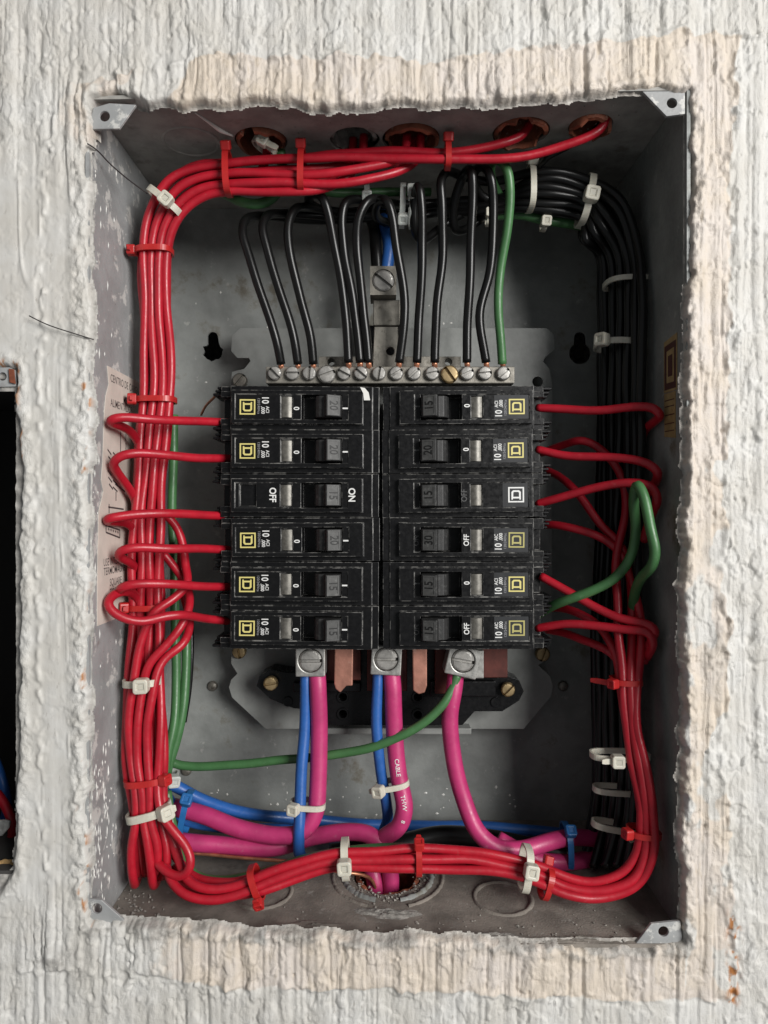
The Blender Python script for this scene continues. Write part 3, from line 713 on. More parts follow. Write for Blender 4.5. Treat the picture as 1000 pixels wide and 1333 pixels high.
for k, tt in enumerate((7.4, -7.4)):
    ps = [boxvf(-37.2 + .7 * j, -31, 3.0 + 1.1 * j, 6 + 1.3 * j + 14, tt - 1.9 + 1.6 * j, tt - .8 + 1.6 * j, .22, 1) for j in range(3)]
    ps.append(boxvf(-35.2, -30, 6, 22, tt - 2.0, tt + 2.6, .3, 1))
    v, f = join(*ps); o = obj('c', v, f, 'bakelite', local=True); CLIP.append(o.data); bpy.data.objects.remove(o)
TERM = shared('terminal', boxvf(-30.5, -28.8, 6.6, 14, -4.2, 4.2, .3), 'slot_black')

ROWP = [531, 587.5, 645, 702.5, 760, 817]
amps = {0: ['20', '20', '15', '20', '15', '15'], 1: ['15', '20', '15', '30', '15', '15']}
ordn = ['top', 'second', 'third', 'fourth', 'fifth', 'bottom']
YBR = 37.0
rj = random.Random(11)
def breaker(side, row):
    cpx = 389 if side == 0 else 605
    x = (cpx - CX) * (D + YBR) / F + rj.uniform(-.35, .35); z = (CY - ROWP[row]) * (D + YBR) / F
    sd = 'left' if side == 0 else 'right'; A = amps[side][row]
    extra = {(0, 0): 'with a scrap of white tape at its corner', (0, 2): 'marked OFF and ON without an emblem', (1, 2): 'with a white square emblem and no rating', (1, 3): 'marked OFF, with olive emblem', (1, 5): 'marked OFF, with olive emblem'}.get((side, row), 'with yellow square emblem')
    lab = f'black breaker {extra}, {ordn[row]} in the {sd} column'
    t = thing('circuit_breaker', lab, 'circuit breaker', (x, YBR + rj.uniform(-.3, .3), z), 'circuit breakers in two columns')
    t.rotation_euler = (0, (math.pi if side else 0) + math.radians(rj.uniform(-.5, .5)), 0)
    t.scale = (1.035 if side else 1.02, 1, 1)
    def part(name, me, par=t):
        o = bpy.data.objects.new(name, me); COL.objects.link(o); o.parent = par; return o
    plain = (side, row) == (0, 2); noemb = (side, row) == (1, 2); late = side == 1 and row in (3, 5)
    part('body', BODY['plain' if plain else 'std'])
    hd = part('handle', HM); part('numerals', NUM[A], hd); part('numeral_frame', NFR, hd)
    part('window_lens', LM); part('terminal', TERM)
    for c_ in CLIP: part('clip', c_)
    if plain:
        part('lettering', OFFL); part('lettering', ONL)
    else:
        lb = part('label', LABEL_S if noemb else LABEL['label_grey' if side else 'label_black'])
        part('emblem', LOGO['w' if noemb else ('o' if late else 'y')], lb)
        if noemb: part('lettering', OFFD)
        else:
            for m_ in RATING['b' if late else 'a']: part('lettering', m_, lb)
            if late: part('lettering', OFFW); part('lettering', OND)
            else: part('lettering', ZERO); part('on_mark', BARD if side else BAR_)
    return t
BRK = {(s, r): breaker(s, r) for s in (0, 1) for r in range(6)}
tp = pxpoly([(469, 504), (475, 505), (480, 511), (482, 521), (474, 521), (473, 512)], 33.7)
tag(obj('tape_scrap', *plate(tp, [], 0, .25, front(33.9)), 'white_paint', base=(tp[0][0], 33.9, tp[0][1])), 'scrap of white tape on the top left breaker corner', 'tape')

# ------------------------------------------------------------------ wires
GR = 'red wires bundled along the box sides'
# four lanes visible in the bundle that comes from the top holes and runs down the left side
def left_lane(k, dy, tail):
    lx = lambda a: a + 0
    lanes = [
        [(300,211,31),(255,217,32),(219,236,33),(195,278,35),(187,330,37),(187,400,38),(189,450,38),(188,510,38),(182,580,36),(178,640,35),(174,700,34)],
        [(300,225,31),(259,230,32),(228,248,33),(205,286,35),(197,330,37),(198,400,38),(200,450,38),(199,515,37),(192,595,35),(186,660,35),(184,720,34)],
        [(300,238,31),(264,243,32),(237,260,33),(215,292,35),(207,330,37),(208,400,38),(211,450,38),(210,520,37),(201,605,35),(196,690,34),(195,740,34)],
        [(300,249,32),(270,254,33),(246,268,34),(225,298,36),(217,330,38),(218,400,39),(221,450,39),(221,520,38),(213,605,36),(208,690,35),(206,740,35)]]
    return [(a, b, c + dy) for a, b, c in lanes[k]] + tail
def red(label, pts, group=None, jit=.38, **k): return wire(label, pts, 'red_pvc', group=group, jit=jit, **k)
red('long red wire from the hole nearest the top right corner to the left bundle',
    [(790,150,23),(784,166,23),(765,178,24),(730,190,25),(690,201,26),(640,208,27),(583,209,27),(520,205,28),(450,204,29),(390,207,30),(345,210,31)] + left_lane(0, 0, [(173,770,34),(171,820,33),(167,880,31),(165,940,29),(166,1000,28),(172,1050,28),(176,1100,29),(178,1140,33)]))
red('red wire from the broken conduit right of centre to the left bundle',
    [(690,160,31),(682,174,30),(668,182,29),(640,190,29),(583,198,30),(500,197,31),(420,203,33),(345,208,36)] + left_lane(0, 4, [(176,770,38),(176,830,37),(176,900,34),(176,960,31),(180,1040,29),(184,1100,29),(190,1138,33)]))
red('red wire, second lane of the left bundle, entering the middle top hole', [(530,176,34),(528,196,33),(515,208,31),(481,217,30),(430,225,29),(390,227,29),(345,227,30)] + left_lane(1, 0, [(183,780,34),(183,830,34),(182,890,32),(184,960,30),(190,1040,28),(192,1090,28),(196,1136,33)]), GR)
red('red wire, third lane of the left bundle, dipping lowest under the top hole', [(548,176,36),(545,205,36),(521,222,33),(470,234,30),(420,239,29),(345,239,30)] + left_lane(2, 0, [(195,780,35),(194,830,35),(192,890,33),(198,960,30),(203,1030,28),(207,1070,27),(217,1108,26),(215,1138,27),(206,1140,34)]), GR)
red('red wire, innermost of the left bundle, ending in the round loop at lower left', [(474,176,38),(470,205,38),(452,232,35),(420,244,32),(390,248,31),(345,250,31)] + left_lane(3, 0, [(207,800,34),(209,880,30),(208,930,27),(208,985,26),(206,1030,24),(211,1060,22),(226,1083,20),(243,1103,19),(250,1120,18),(244,1136,18),(230,1140,19),(217,1135,21),(203,1122,25)]), GR)
red('red wire behind the second lane of the left bundle', [(540,180,40),(535,205,40),(480,212,38),(420,220,36),(345,222,35)] + left_lane(1, 4, [(188,780,38),(190,850,37),(200,900,33),(204,960,31),(206,1010,30),(204,1060,31)]), GR)
red('red wire behind the third lane of the left bundle', [(460,180,42),(455,215,42),(420,232,38),(345,236,36)] + left_lane(2, 4, [(202,770,38),(204,830,37),(196,900,34),(190,970,32),(188,1050,32),(188,1100,33)]), GR)
red('red wire behind the innermost lane of the left bundle, from the upper left conduit', [(345,178,36),(348,196,37),(340,222,37)] + left_lane(3, 4, [(210,780,39),(209,850,37),(210,920,32),(212,980,30),(214,1040,30),(221,1080,28),(231,1110,26),(235,1128,26)]), GR)
# wires that climb on the inner side and cross over the bundle at the bottom left
red('red wire crossing the left bundle diagonally, uppermost of three', [(212,668,41),(226,680,43),(235,700,45),(240,735,42),(244,758,36),(225,780,31),(202,797,28),(187,832,27),(177,871,26),(168,930,25),(168,985,25),(176,1030,24),(178,1060,24),(173,1100,24),(175,1145,26),(176,1150,34),(185,1130,44)])
red('red wire crossing the left bundle diagonally, middle of three', [(212,720,44),(232,745,45),(247,770,41),(248,790,36),(237,814,31),(214,842,28),(193,868,26),(180,930,25),(180,985,25),(187,1030,24),(186,1070,23),(192,1110,23),(199,1149,25),(203,1150,33),(210,1130,42)])
red('red wire crossing the left bundle diagonally, lowest of three', [(236,700,50),(237,760,48),(248,808,40),(238,836,32),(214,857,28),(203,876,26),(194,930,25),(193,985,25),(197,1030,24),(196,1070,23),(204,1105,24),(204,1132,26),(200,1138,34)])
# feeds of the left breakers
LB = ['top', 'second', 'third', 'fourth', 'fifth', 'bottom']
LL = [[(302,550,47),(270,549,38),(230,547,26),(190,545,17),(160,543,13),(145,545,11),(143,550,13),(155,554,20),(170,562,30),(182,582,39),(188,630,43),(190,690,44)],
      [(302,597,47),(260,596,34),(215,592,22),(175,590,15),(155,594,13),(147,602,14),(152,614,20),(165,632,29),(176,652,37),(182,710,41)],
      [(302,672,47),(265,671,35),(220,668,22),(180,669,15),(150,673,11),(140,675,10),(140,678,13),(152,679,22),(168,682,31),(180,700,38),(184,745,40)],
      [(302,716,47),(265,714,34),(220,714,22),(180,713,16),(160,716,14),(153,721,15),(157,727,19),(168,731,28),(180,745,37),(184,790,39)],
      [(302,764,47),(260,763,33),(215,760,21),(180,760,16),(163,763,15),(156,767,16),(159,770,21),(170,772,30),(182,782,38),(186,830,40)],
      [(302,809,48),(270,806,38),(235,800,22),(210,803,18),(190,809,15),(165,806,12),(146,796,11),(139,786,11),(146,775,15),(160,770,22),(178,777,33),(186,805,37)]]
for i, p in enumerate(LL): red(f'red wire looping round the left bundle into the {LB[i]} left breaker', p, 'red wires feeding the left breakers', jit=.15)
# feeds of the right breakers
RL = {0: [(699,531,46),(730,532,42),(780,534,34),(830,530,24),(852,532,19),(859,540,18),(851,549,27),(838,562,38),(824,620,44)],
      1: [(699,585,46),(740,594,40),(800,595,30),(840,602,22),(856,613,18),(853,628,25),(840,648,36)],
      2: [(699,656,46),(740,645,38),(790,632,28),(825,628,22),(850,634,19),(856,650,18),(849,668,26),(838,704,33)],
      4: [(704,750,44),(740,770,38),(775,790,32),(810,805,26),(840,811,22),(853,819,19),(847,835,25),(838,862,29)],
      5: [(699,818,46),(740,812,38),(780,815,30),(820,820,24),(845,822,20),(851,835,20),(842,856,27)]}
for i, p in RL.items(): red(f'red wire running right from the {LB[i]} right breaker', p, 'red wires feeding the right breakers', jit=.15)
# bottom bundle that turns up the right side
red('red bottom wire, uppermost of the bundle, ending in an arch beside the second right breaker', [(214,1040,31),(221,1080,28),(231,1112,25),(241,1143,20),(265,1157,17),(300,1156,17),(334,1145,18),(390,1122,20),(440,1110,22),(545,1106,24),(640,1112,24),(690,1122,23),(740,1143,20),(780,1148,18),(812,1138,17),(830,1110,17),(833,1060,18),(826,1010,20),(817,950,22),(811,885,25),(804,820,30),(803,760,34),(806,710,38),(815,670,42),(812,640,45),(800,605,48),(775,580,50),(755,572,52),(735,578,60),(705,590,70)])
red('red bottom wire, second of the bundle, climbing behind the green loop on the right', [(216,1125,26),(222,1145,20),(240,1164,16),(270,1170,15),(300,1166,15),(334,1156,16),(390,1134,19),(440,1121,21),(545,1118,22),(640,1124,22),(690,1134,21),(740,1155,18),(785,1160,16),(822,1146,15),(841,1110,15),(843,1060,16),(834,1005,18),(824,950,21),(819,885,24),(825,830,30),(822,770,34),(810,715,40),(780,680,46),(750,640,52),(732,622,60),(705,610,72)])
red('red bottom wire, lowest of the bundle, rising to the fourth right breaker', [(200,1118,36),(240,1154,26),(280,1165,22),(334,1161,18),(390,1142,21),(440,1131,22),(545,1130,22),(640,1136,21),(690,1145,19),(740,1164,16),(785,1169,15),(830,1154,14),(850,1110,14),(850,1060,15),(842,1000,17),(830,940,20),(828,885,24),(836,810,29),(822,755,34),(810,725,38),(790,705,42),(760,690,44),(726,683,50),(700,684,60)])
red('red wire at the back of the bottom bundle rising beside the fifth right breaker', [(226,1112,36),(250,1140,28),(300,1148,22),(334,1140,22),(440,1116,27),(545,1112,28),(690,1128,27),(780,1155,22),(822,1140,20),(838,1100,20),(836,1050,21),(822,985,23),(808,900,27),(800,850,32),(780,812,40),(760,800,44),(728,792,54),(700,792,66)])
red('red wire at the back of the bottom bundle rising below the bottom right breaker', [(226,1130,30),(270,1158,20),(334,1150,21),(440,1126,27),(545,1124,27),(690,1140,25),(780,1162,19),(815,1150,19),(842,1110,19),(843,1060,20),(834,1010,21),(822,950,25),(814,890,28),(800,856,34),(775,838,42),(742,826,54),(712,820,66)])
# black neutrals
BT = [224, 233, 243, 253, 263, 273, 230, 240, 250, 260, 270]; BD = [45, 46, 47, 48, 50, 52, 57, 59, 61, 63, 66]
VX = [836, 828, 818, 808, 798, 788, 821, 812, 802, 792, 783]; VD = [34, 39, 44, 49, 55, 61, 52, 57, 63, 68, 73]
def black_tail(i):
    e = i * 1.7 % 5
    return [(700, BT[i], BD[i]), (760, BT[i] + 8 + e, BD[i]), (VX[i] - 26, BT[i] + 38, BD[i] - 3), (VX[i] - 4, 330, (BD[i] + VD[i]) / 2), (VX[i], 400, VD[i]), (VX[i] - 1, 520, VD[i]), (VX[i] - 4 + e, 650, VD[i]), (VX[i] - 8, 800, VD[i]), (VX[i] - 10 + e, 930, VD[i] + 2), (VX[i] - 8, 1030, VD[i]), (VX[i] - 14 - e * 2, 1100, VD[i] - 2), (VX[i] - 20 - 3 * e, 1130, VD[i] - 6)]
BW = [[(366,478,51),(366,470,48),(361,445,46),(345,398,44),(323,332,42),(315,302,42),(319,286,45),(338,282,52),(400,286,62),(480,284,66),(570,278,66)],
      [(388,478,51),(388,470,48),(383,440,46),(366,382,44),(346,320,42),(341,296,42),(347,279,45),(370,277,54),(430,282,62),(520,280,66),(590,274,65)],
      [(408,478,51),(408,470,48),(404,432,46),(390,385,44),(376,322,42),(375,292,42),(383,273,44),(402,270,52),(450,276,62),(530,276,66),(600,270,64)],
      [(454,478,51),(454,468,47),(449,402,45),(437,330,42),(428,278,38),(420,256,37),(409,252,42),(402,262,52),(425,274,62),(520,272,67),(610,266,64)],
      [(469,478,51),(469,468,47),(461,402,45),(449,325,42),(445,285,40),(450,264,40),(466,260,46),(500,268,58),(560,268,66),(620,262,63)],
      [(481,480,52),(480,468,47),(474,402,45),(465,322,41),(467,280,38),(478,261,38),(493,259,44),(515,266,56),(570,264,64),(630,258,62)],
      [(519,478,51),(520,468,47),(528,402,45),(516,322,41),(510,280,38),(502,259,37),(492,262,42),(489,282,50),(510,290,60),(570,276,66),(630,268,62)],
      [(542,480,52),(543,468,47),(547,402,45),(549,322,41),(549,270,37),(545,241,36),(540,255,43),(541,300,49),(548,314,56),(580,290,64),(640,262,62)],
      [(566,478,51),(566,468,47),(569,402,45),(576,322,41),(576,265,37),(574,238,36),(582,224,40),(600,228,50),(640,236,56)],
      [(609,480,52),(608,468,47),(609,402,45),(613,322,41),(616,255,36),(614,222,34),(605,228,42),(590,270,50),(592,300,56),(615,292,62),(650,262,60)],
      [(634,480,52),(633,468,47),(625,412,45),(637,352,43),(643,265,38),(638,228,35),(628,216,38),(616,232,50),(630,258,58),(660,256,60)]]
NM = ['first', 'second', 'third', 'fourth', 'fifth', 'sixth', 'seventh', 'eighth', 'ninth', 'tenth', 'last']
LANE = [5, 10, 4, 9, 3, 8, 2, 7, 0, 1, 6]
for i, p in enumerate(BW):
    p[1] = (p[1][0], p[1][1] + 4, p[1][2] + 1)
    o, c = wire(f'black neutral wire, {NM[i]} from the left on the neutral bar', p[1:] + black_tail(LANE[i]), 'black_pvc', 2.0, 'black wires on the neutral bar')
    c0 = np.array(P(p[0][0], p[0][1], p[0][2])); c1 = np.array(P(p[1][0], p[1][1], p[1][2]))
    V, Fc = tube(np.array([c0 + (c1 - c0) * t for t in (-.35, .3, 1.08)]), 1.3, 8)
    obj('bare_end', V, Fc, 'copper', o, smooth=True)
# green earths
def green(label, pts, **k): return wire(label, pts, 'green_pvc', k.pop('r', 2.0), 'green earth wires', **k)
o, c = green('green earth wire at the right end of the neutral bar', [(654,474,49),(650,405,45),(652,350,43),(661,290,38),(664,250,34),(660,220,32),(650,208,34),(640,212,42),(640,232,52),(655,262,62)])
V, Fc = tube(np.array([P(655, 481, 52), P(655, 474, 49.5), P(654, 473, 48.7)]), 1.2, 8); obj('bare_end', V, Fc, 'copper', o, smooth=True)
green('green wire running sideways under the black bundle near the top right', [(632,282,64),(655,280,60),(680,280,58),(705,286,58),(745,291,60),(790,300,64)], r=2.2)
green('green wire loop below the red bundle at upper left', [(365,196,34),(368,236,44),(355,258,46),(335,266,44),(312,262,44),(290,250,46),(262,252,50),(235,275,54)], r=2.2)
green('green wire behind the black arcs at the top middle', [(395,240,48),(430,250,52),(470,252,56),(520,250,60),(560,250,64)], r=2.0)
green('green wire loop standing out over the right side wires', [(700,800,56),(720,789,44),(740,780,37),(765,770,33),(800,752,30),(820,727,28),(828,692,25),(826,652,19),(831,630,14),(839,645,11),(847,690,9),(852,718,9),(848,738,12),(836,752,20),(826,778,31),(822,830,36),(818,900,38)], r=2.1)
green('long green wire sweeping left from the third main lug', [(596,876,48),(593,888,48),(580,914,46),(546,944,46),(500,967,48),(450,980,52),(390,988,56),(320,994,60),(262,997,62),(226,994,62),(205,980,60)], r=2.05, jit=.2)
green('green wire going down beside the lower left bundle, outer one', [(246,780,62),(243,830,58),(241,880,55),(238,925,52),(229,968,50),(219,1000,48),(212,1040,46)], r=2.1)
green('green wire going down beside the lower left bundle, inner one', [(226,540,58),(225,640,58),(226,740,58),(229,830,56),(230,880,54),(227,935,50),(219,975,47),(214,1020,46)], r=2.1)
green('green wire curling along the floor at lower left', [(218,1030,44),(226,1080,40),(236,1120,36),(258,1141,31),(290,1146,29),(340,1136,28),(400,1118,30),(480,1104,34),(560,1104,36)], r=1.9)
# supply cables
def cable(label, pts, m, r, g=None, **k): return wire(label, pts, m, r, g, name='supply_cable', cat='cable', **k)
cable('pink supply cable from the first main lug bending away to the left', [(412,868,52),(414,890,50),(415,960,50),(414,1020,48),(410,1060,46),(395,1082,45),(362,1088,46),(310,1078,48),(262,1060,50),(225,1050,52)], 'pink_pvc', 3.9, 'pink supply cables', jit=.15)
o, pk2 = cable('pink supply cable with white print from the middle lug', [(508,866,52),(511,890,50),(514,960,50),(521,1020,48),(527,1052,46),(520,1076,46),(500,1090,49),(487,1106,51),(484,1126,50),(488,1145,48),(492,1175,48)], 'pink_pvc', 3.9, 'pink supply cables', jit=.1)
cable('bright pink supply cable from the tilted right lug curving to the lower right', [(594,872,52),(592,895,49),(586,935,48),(590,985,48),(603,1040,47),(622,1082,44),(648,1104,42),(678,1106,44),(712,1096,48),(750,1090,56),(790,1094,62)], 'pink_pvc', 3.75, 'pink supply cables', jit=.15)
cable('pink cable end lying under the right pink curve', [(648,1092,54),(672,1106,52),(695,1117,50),(735,1122,52),(775,1118,58)], 'pink_pvc', 3.7, 'pink supply cables')
cable('pink cable running along the floor from the lower left to the floor hole', [(222,1094,46),(260,1098,46),(310,1102,48),(360,1102,50),(410,1090,54),(455,1083,52),(482,1087,50),(498,1103,48),(506,1124,47),(509,1145,47),(508,1175,47)], 'pink_pvc', 3.8, 'pink supply cables')
def vtext(c, s, size, start, r, m, parent):
    d = np.concatenate([[0], np.cumsum(np.linalg.norm(np.diff(c, axis=0), axis=1))])
    T = np.gradient(c, axis=0); T /= np.linalg.norm(T, axis=1)[:, None]
    def fn(u, v_, h):
        q = start + u; p = np.array([np.interp(q, d, c[:, k]) for k in range(3)]); t = np.array([np.interp(q, d, T[:, k]) for k in range(3)])
        n = np.array((0.0, -1, 0)) - t * (-t[1]); n /= np.linalg.norm(n); b = np.cross(n, t)
        a = v_ / r
        b = b if b[0] > 0 else -b
        return tuple(p + (r + .06) * (math.cos(a) * n + math.sin(a) * b))
    return obj('lettering', *text_map(s, size, fn, .02), m, parent)
vtext(pk2, 'CABLE', 2.7, 45, 3.9, 'print_white', o); vtext(pk2, 'THW', 2.7, 60.5, 3.9, 'print_white', o); vtext(pk2, '8', 2.4, 68, 3.9, 'print_white', o)
cable('blue cable hanging beside the first pink cable', [(398,868,52),(398,890,51),(397,950,50),(393,1000,47),(390,1050,44),(389,1085,42),(390,1112,44),(402,1122,52)], 'blue_pvc', 2.6, 'blue cables', jit=.15)
cable('blue cable hanging beside the middle pink cable', [(493,868,52),(492,890,51),(490,945,50),(496,1005,51),(503,1040,53),(505,1065,58),(500,1080,66)], 'blue_pvc', 2.5, 'blue cables', jit=.15)
cable('blue cable slanting along the bottom back edge of the box', [(205,1012,50),(230,1024,52),(262,1040,56),(310,1056,66),(380,1066,78),(470,1072,86),(580,1076,86),(660,1078,84),(740,1086,80)], 'blue_pvc', 2.7, 'blue cables')
cable('blue cable lowest at the bottom left behind the pink pair', [(214,1036,50),(240,1064,54),(290,1076,66),(380,1080,80),(480,1082,88),(600,1086,90),(690,1086,86)], 'blue_pvc', 2.9, 'blue cables')
cable('blue cable dropping into the neutral lug at the top', [(488,250,70),(500,285,66),(507,320,60),(504,345,60),(502,362,60)], 'blue_pvc', 3.0, 'blue cables')
cable('black cable dropping beside the blue one into the neutral lug', [(470,252,74),(484,290,68),(490,325,60),(491,345,60),(492,362,60)], 'black_pvc', 2.8)
cable('thick black cable lying along the floor under the pink cables', [(430,1112,60),(520,1098,62),(565,1090,64),(630,1092,62),(690,1104,58),(740,1112,56)], 'black_pvc', 4.8)
cable('thin black wire beside the green wires at lower left', [(246,770,64),(250,830,60),(248,890,58),(240,940,56)], 'black_pvc', 1.1)
wire('black wire entering the conduit nearest the top right corner', [(782,160,30),(772,172,31),(740,190,34),(712,206,38),(700,222,46)], 'black_pvc', 1.3)
wire('bare copper wire lying on the floor at lower left', [(236,1110,46),(290,1114,44),(340,1118,42),(400,1124,38),(440,1136,34),(470,1139,36),(484,1145,41),(490,1160,46)], 'copper', .75, name='copper_wire')
wire('bare twisted copper wire curving from behind the left breakers', [(262,540,72),(268,528,66),(276,520,60),(288,508,54)], 'copper', .6, name='copper_wire')

# ------------------------------------------------------------------ cable ties
def tie(label, px_, py_, y, deg, a, b, col='white_nylon', width=2.4, head=0.0, hs=4.6, tail=4.0, group=None, flat=.7):
    """band round a bundle; deg = direction of the bundle in the picture (0 = sideways, 90 = up), a = half width across it, b = half depth, head = place on the band (0 front, + toward right/up)"""
    c = np.array(P(px_, py_, y)); t = math.radians(deg)
    e3 = np.array((math.cos(t), 0, math.sin(t))); e1 = np.array((math.sin(t), 0, -math.cos(t)))
    if e1[2] < -1e-6 and abs(e1[2]) > .7 or (abs(e1[2]) <= .7 and e1[0] < 0): e1 = -e1
    e2 = np.array((0, -1.0, 0))
    n = 44; V = []; Fc = []; th = .9
    def pos(q, o_=0):
        s_, c_ = math.sin(q), math.cos(q)
        return c + e1 * (a + o_) * math.copysign(abs(s_) ** flat, s_) + e2 * (b + o_) * math.copysign(abs(c_) ** flat, c_)
    rr = random.Random(int(px_ * 7 + py_)); sk = rr.uniform(-.5, .5)
    for i in range(n):
        q = 2 * math.pi * i / n
        for (w_, o_) in ((-width / 2, 0), (width / 2, 0), (width / 2, th), (-width / 2, th)):
            V.append(pos(q, o_) + e3 * (w_ + sk * math.sin(q)))
    for i in range(n):
        j = (i + 1) % n
        for k in range(4): Fc.append([i * 4 + k, j * 4 + k, j * 4 + (k + 1) % 4, i * 4 + (k + 1) % 4])
    T_ = thing('cable_tie', label, 'cable tie', tuple(c), group)
    obj('band', V, Fc, col, T_, smooth=False)
    if hs:
        q = math.radians(head); p = pos(q, th + .5); tg = pos(q + .08) - pos(q - .08); tg /= np.linalg.norm(tg)
        nn = np.cross(tg, e3); nn /= np.linalg.norm(nn)
        if nn.dot(p - c) < 0: nn = -nn
        def loc(u, v_, h): return tuple(p + tg * u + e3 * v_ + nn * h)
        oct_ = [(-hs / 2, -hs * .36), (-hs * .38, -hs * .5), (hs * .38, -hs * .5), (hs / 2, -hs * .36), (hs / 2, hs * .36), (hs * .38, hs * .5), (-hs * .38, hs * .5), (-hs / 2, hs * .36)]
        sl = [(-hs * .22, -hs * .2), (hs * .22, -hs * .2), (hs * .22, hs * .2), (-hs * .22, hs * .2)]
        hd = obj('head', *plate(oct_, [sl], -.9, hs * .62, lambda u, v_, h: loc(u, v_, h), hs * .09, 2), col, T_)
        obj('pawl', *plate([(k * .96, l * .96) for k, l in sl], [], -.9, hs * .56, lambda u, v_, h: loc(u, v_, h + .16 * u), 0), col, hd)
        if tail:
            V, Fc = [], []
            sg = 1 if tail > 0 else -1; tl = abs(tail)
            for i in range(5):
                u = sg * (hs * .3 + tl * i / 4); lift = .6 + .06 * (tl * i / 4) ** 1.5; ww = width * .46 * (1 - .25 * (i == 4))
                for v_, h in ((-ww, lift), (ww, lift), (ww, lift + th), (-ww, lift + th)): V.append(loc(u, v_, h))
            for i in range(4):
                for k in range(4): Fc.append([i * 4 + k, i * 4 + (k + 1) % 4, (i + 1) * 4 + (k + 1) % 4, (i + 1) * 4 + k])
            Fc.append([16, 17, 18, 19]); Fc.append([3, 2, 1, 0])
            obj('tail', V, Fc, col, T_)
    return T_
GW, GRD = 'white cable ties', 'red cable ties'
# red ones
R_ = 'red_nylon'
tie('red cable tie on the top red bundle, leftmost', 297, 226, 32, 0, 8.6, 5.6, R_, 2.6, 62, 4.2, 2.5, GRD)
tie('red cable tie on the top red bundle above the fourth black wire', 393, 222, 31, 0, 8.2, 5.4, R_, 2.6, 62, 4.2, 2.5, GRD)
tie('red cable tie on the two red wires at top centre', 583, 203, 29, 0, 4.6, 4.2, R_, 2.4, 66, 4.2, 2.5, GRD)
tie('red cable tie high on the left bundle below the corner tie', 201, 328, 39, 90, 7.2, 5.6, R_, 2.4, -80, 4.2, 2.5, GRD)
tie('red cable tie on the left bundle above the top breaker wire', 204, 521, 39, 90, 7.6, 5.6, R_, 2.4, -72, 4.6, 2.5, GRD)
tie('red cable tie on the left bundle near the bottom breaker wire', 190, 790, 36, 88, 6.4, 5.6, R_, 2.4, -60, 4.6, 2.5, GRD)
tie('red cable tie low on the left bundle above the wide white one', 190, 1014, 28, 97, 7.8, 6.2, R_, 2.6, 66, 4.6, 0, GRD)
tie('red cable tie at the left start of the bottom bundle', 334, 1149, 19, 18, 6.0, 5.2, R_, 2.6, -40, 4.0, 3, GRD)
tie('red cable tie at the middle of the bottom bundle', 545, 1117, 25, 0, 5.8, 5.6, R_, 2.4, 66, 4.2, 3, GRD)
tie('red cable tie on the bottom bundle beside the large white tie', 711, 1148, 22, -14, 5.6, 5.8, R_, 2.4, 110, 4.0, 0, GRD)
tie('red cable tie across the right bundle below the breakers', 815, 886, 27, 92, 5.6, 5.2, R_, 2.3, -58, 4.0, -9, GRD)
tie('red cable tie low on the right bundle near the corner', 838, 1083, 19, 85, 5.8, 5.0, R_, 2.3, -70, 4.2, -2, GRD)
# white ones
W_ = 'white_nylon'
tie('white cable tie round the red bundle at the upper left bend', 216, 264, 35, 50, 8.2, 5.8, W_, 2.8, 12, 5.4, 0, GW)
tie('white cable tie on the lower left bundle with square head in front', 187, 886, 30, 92, 7.2, 6.8, W_, 2.8, 8, 6.0, 0, GW)
tie('wide ribbed white cable tie near the bottom of the left bundle', 194, 1056, 27, 103, 8.2, 6.6, W_, 3.2, 52, 6.0, 3, GW)
tie('white cable tie with square head at the left part of the bottom bundle', 450, 1118, 25, 4, 7.2, 6.0, W_, 3.0, 2, 5.8, 0, GW)
tie('white cable tie with square head on the right part of the bottom bundle', 684, 1130, 25, -10, 8.2, 7.0, W_, 3.0, 12, 5.8, 0, GW)
tie('white cable tie on the black bundle at the top with head uppermost', 690, 246, 50, 0, 9.0, 8.0, W_, 2.6, 60, 5.0, 0, GW)
tie('white cable tie with large square head on the black bundle at top right', 762, 262, 50, -12, 10.5, 8.5, W_, 3.0, -4, 6.4, 0, GW)
tie('small white cable tie on the green wire below the black bundle', 708, 286, 58, -4, 4.2, 3.6, W_, 2.2, -20, 4.6, 0, GW)
tie('white cable tie between the black arcs, its head hanging lower', 524, 268, 52, 0, 8.5, 7.0, 'clear_nylon', 2.4, -48, 4.6, 0, GW)
tie('white cable tie between the black arcs, its head higher', 536, 270, 52, 0, 8.0, 7.0, 'clear_nylon', 2.4, 15, 4.6, -3, GW)
tie('small white cable tie behind the black arcs under the red bundle', 478, 250, 50, 0, 3.0, 3.0, 'clear_nylon', 2.4, -35, 4.4, 3, GW)
tie('small white cable tie head half hidden behind a black arc', 636, 283, 60, 0, 3.0, 3.0, W_, 2.4, 0, 4.2, 0, GW)
tie('loose white cable tie in the mouth of the upper left conduit', 345, 192, 34, 60, 5.0, 3.4, W_, 2.6, 0, 4.6, 6, GW)
tie('plain white cable tie band on the black bundle at the right side', 819, 369, 50, 90, 10.2, 9.0, W_, 2.2, 0, 0, 0, GW)
tie('white cable tie with square head at left on the black bundle beside the keyhole', 808, 450, 52, 87, 10.6, 10.0, W_, 2.6, -52, 5.8, 0, GW)
tie('white cable tie joining black and red bundles at lower right, uppermost', 807, 983, 28, 90, 11.6, 5.0, W_, 2.4, -8, 5.2, -5, GW)
tie('white cable tie at lower right, middle of three', 803, 1028, 41, 86, 9.6, 4.0, W_, 2.4, 35, 4.8, 0, GW)
tie('white cable tie at lower right, lowest of three', 802, 1076, 39, 80, 9.8, 4.0, W_, 2.6, 22, 5.6, 0, GW)
tie('white cable tie joining blue and pink cables at left centre', 401, 1047, 46, 88, 7.0, 4.6, W_, 2.4, -32, 5.0, 0, GW)
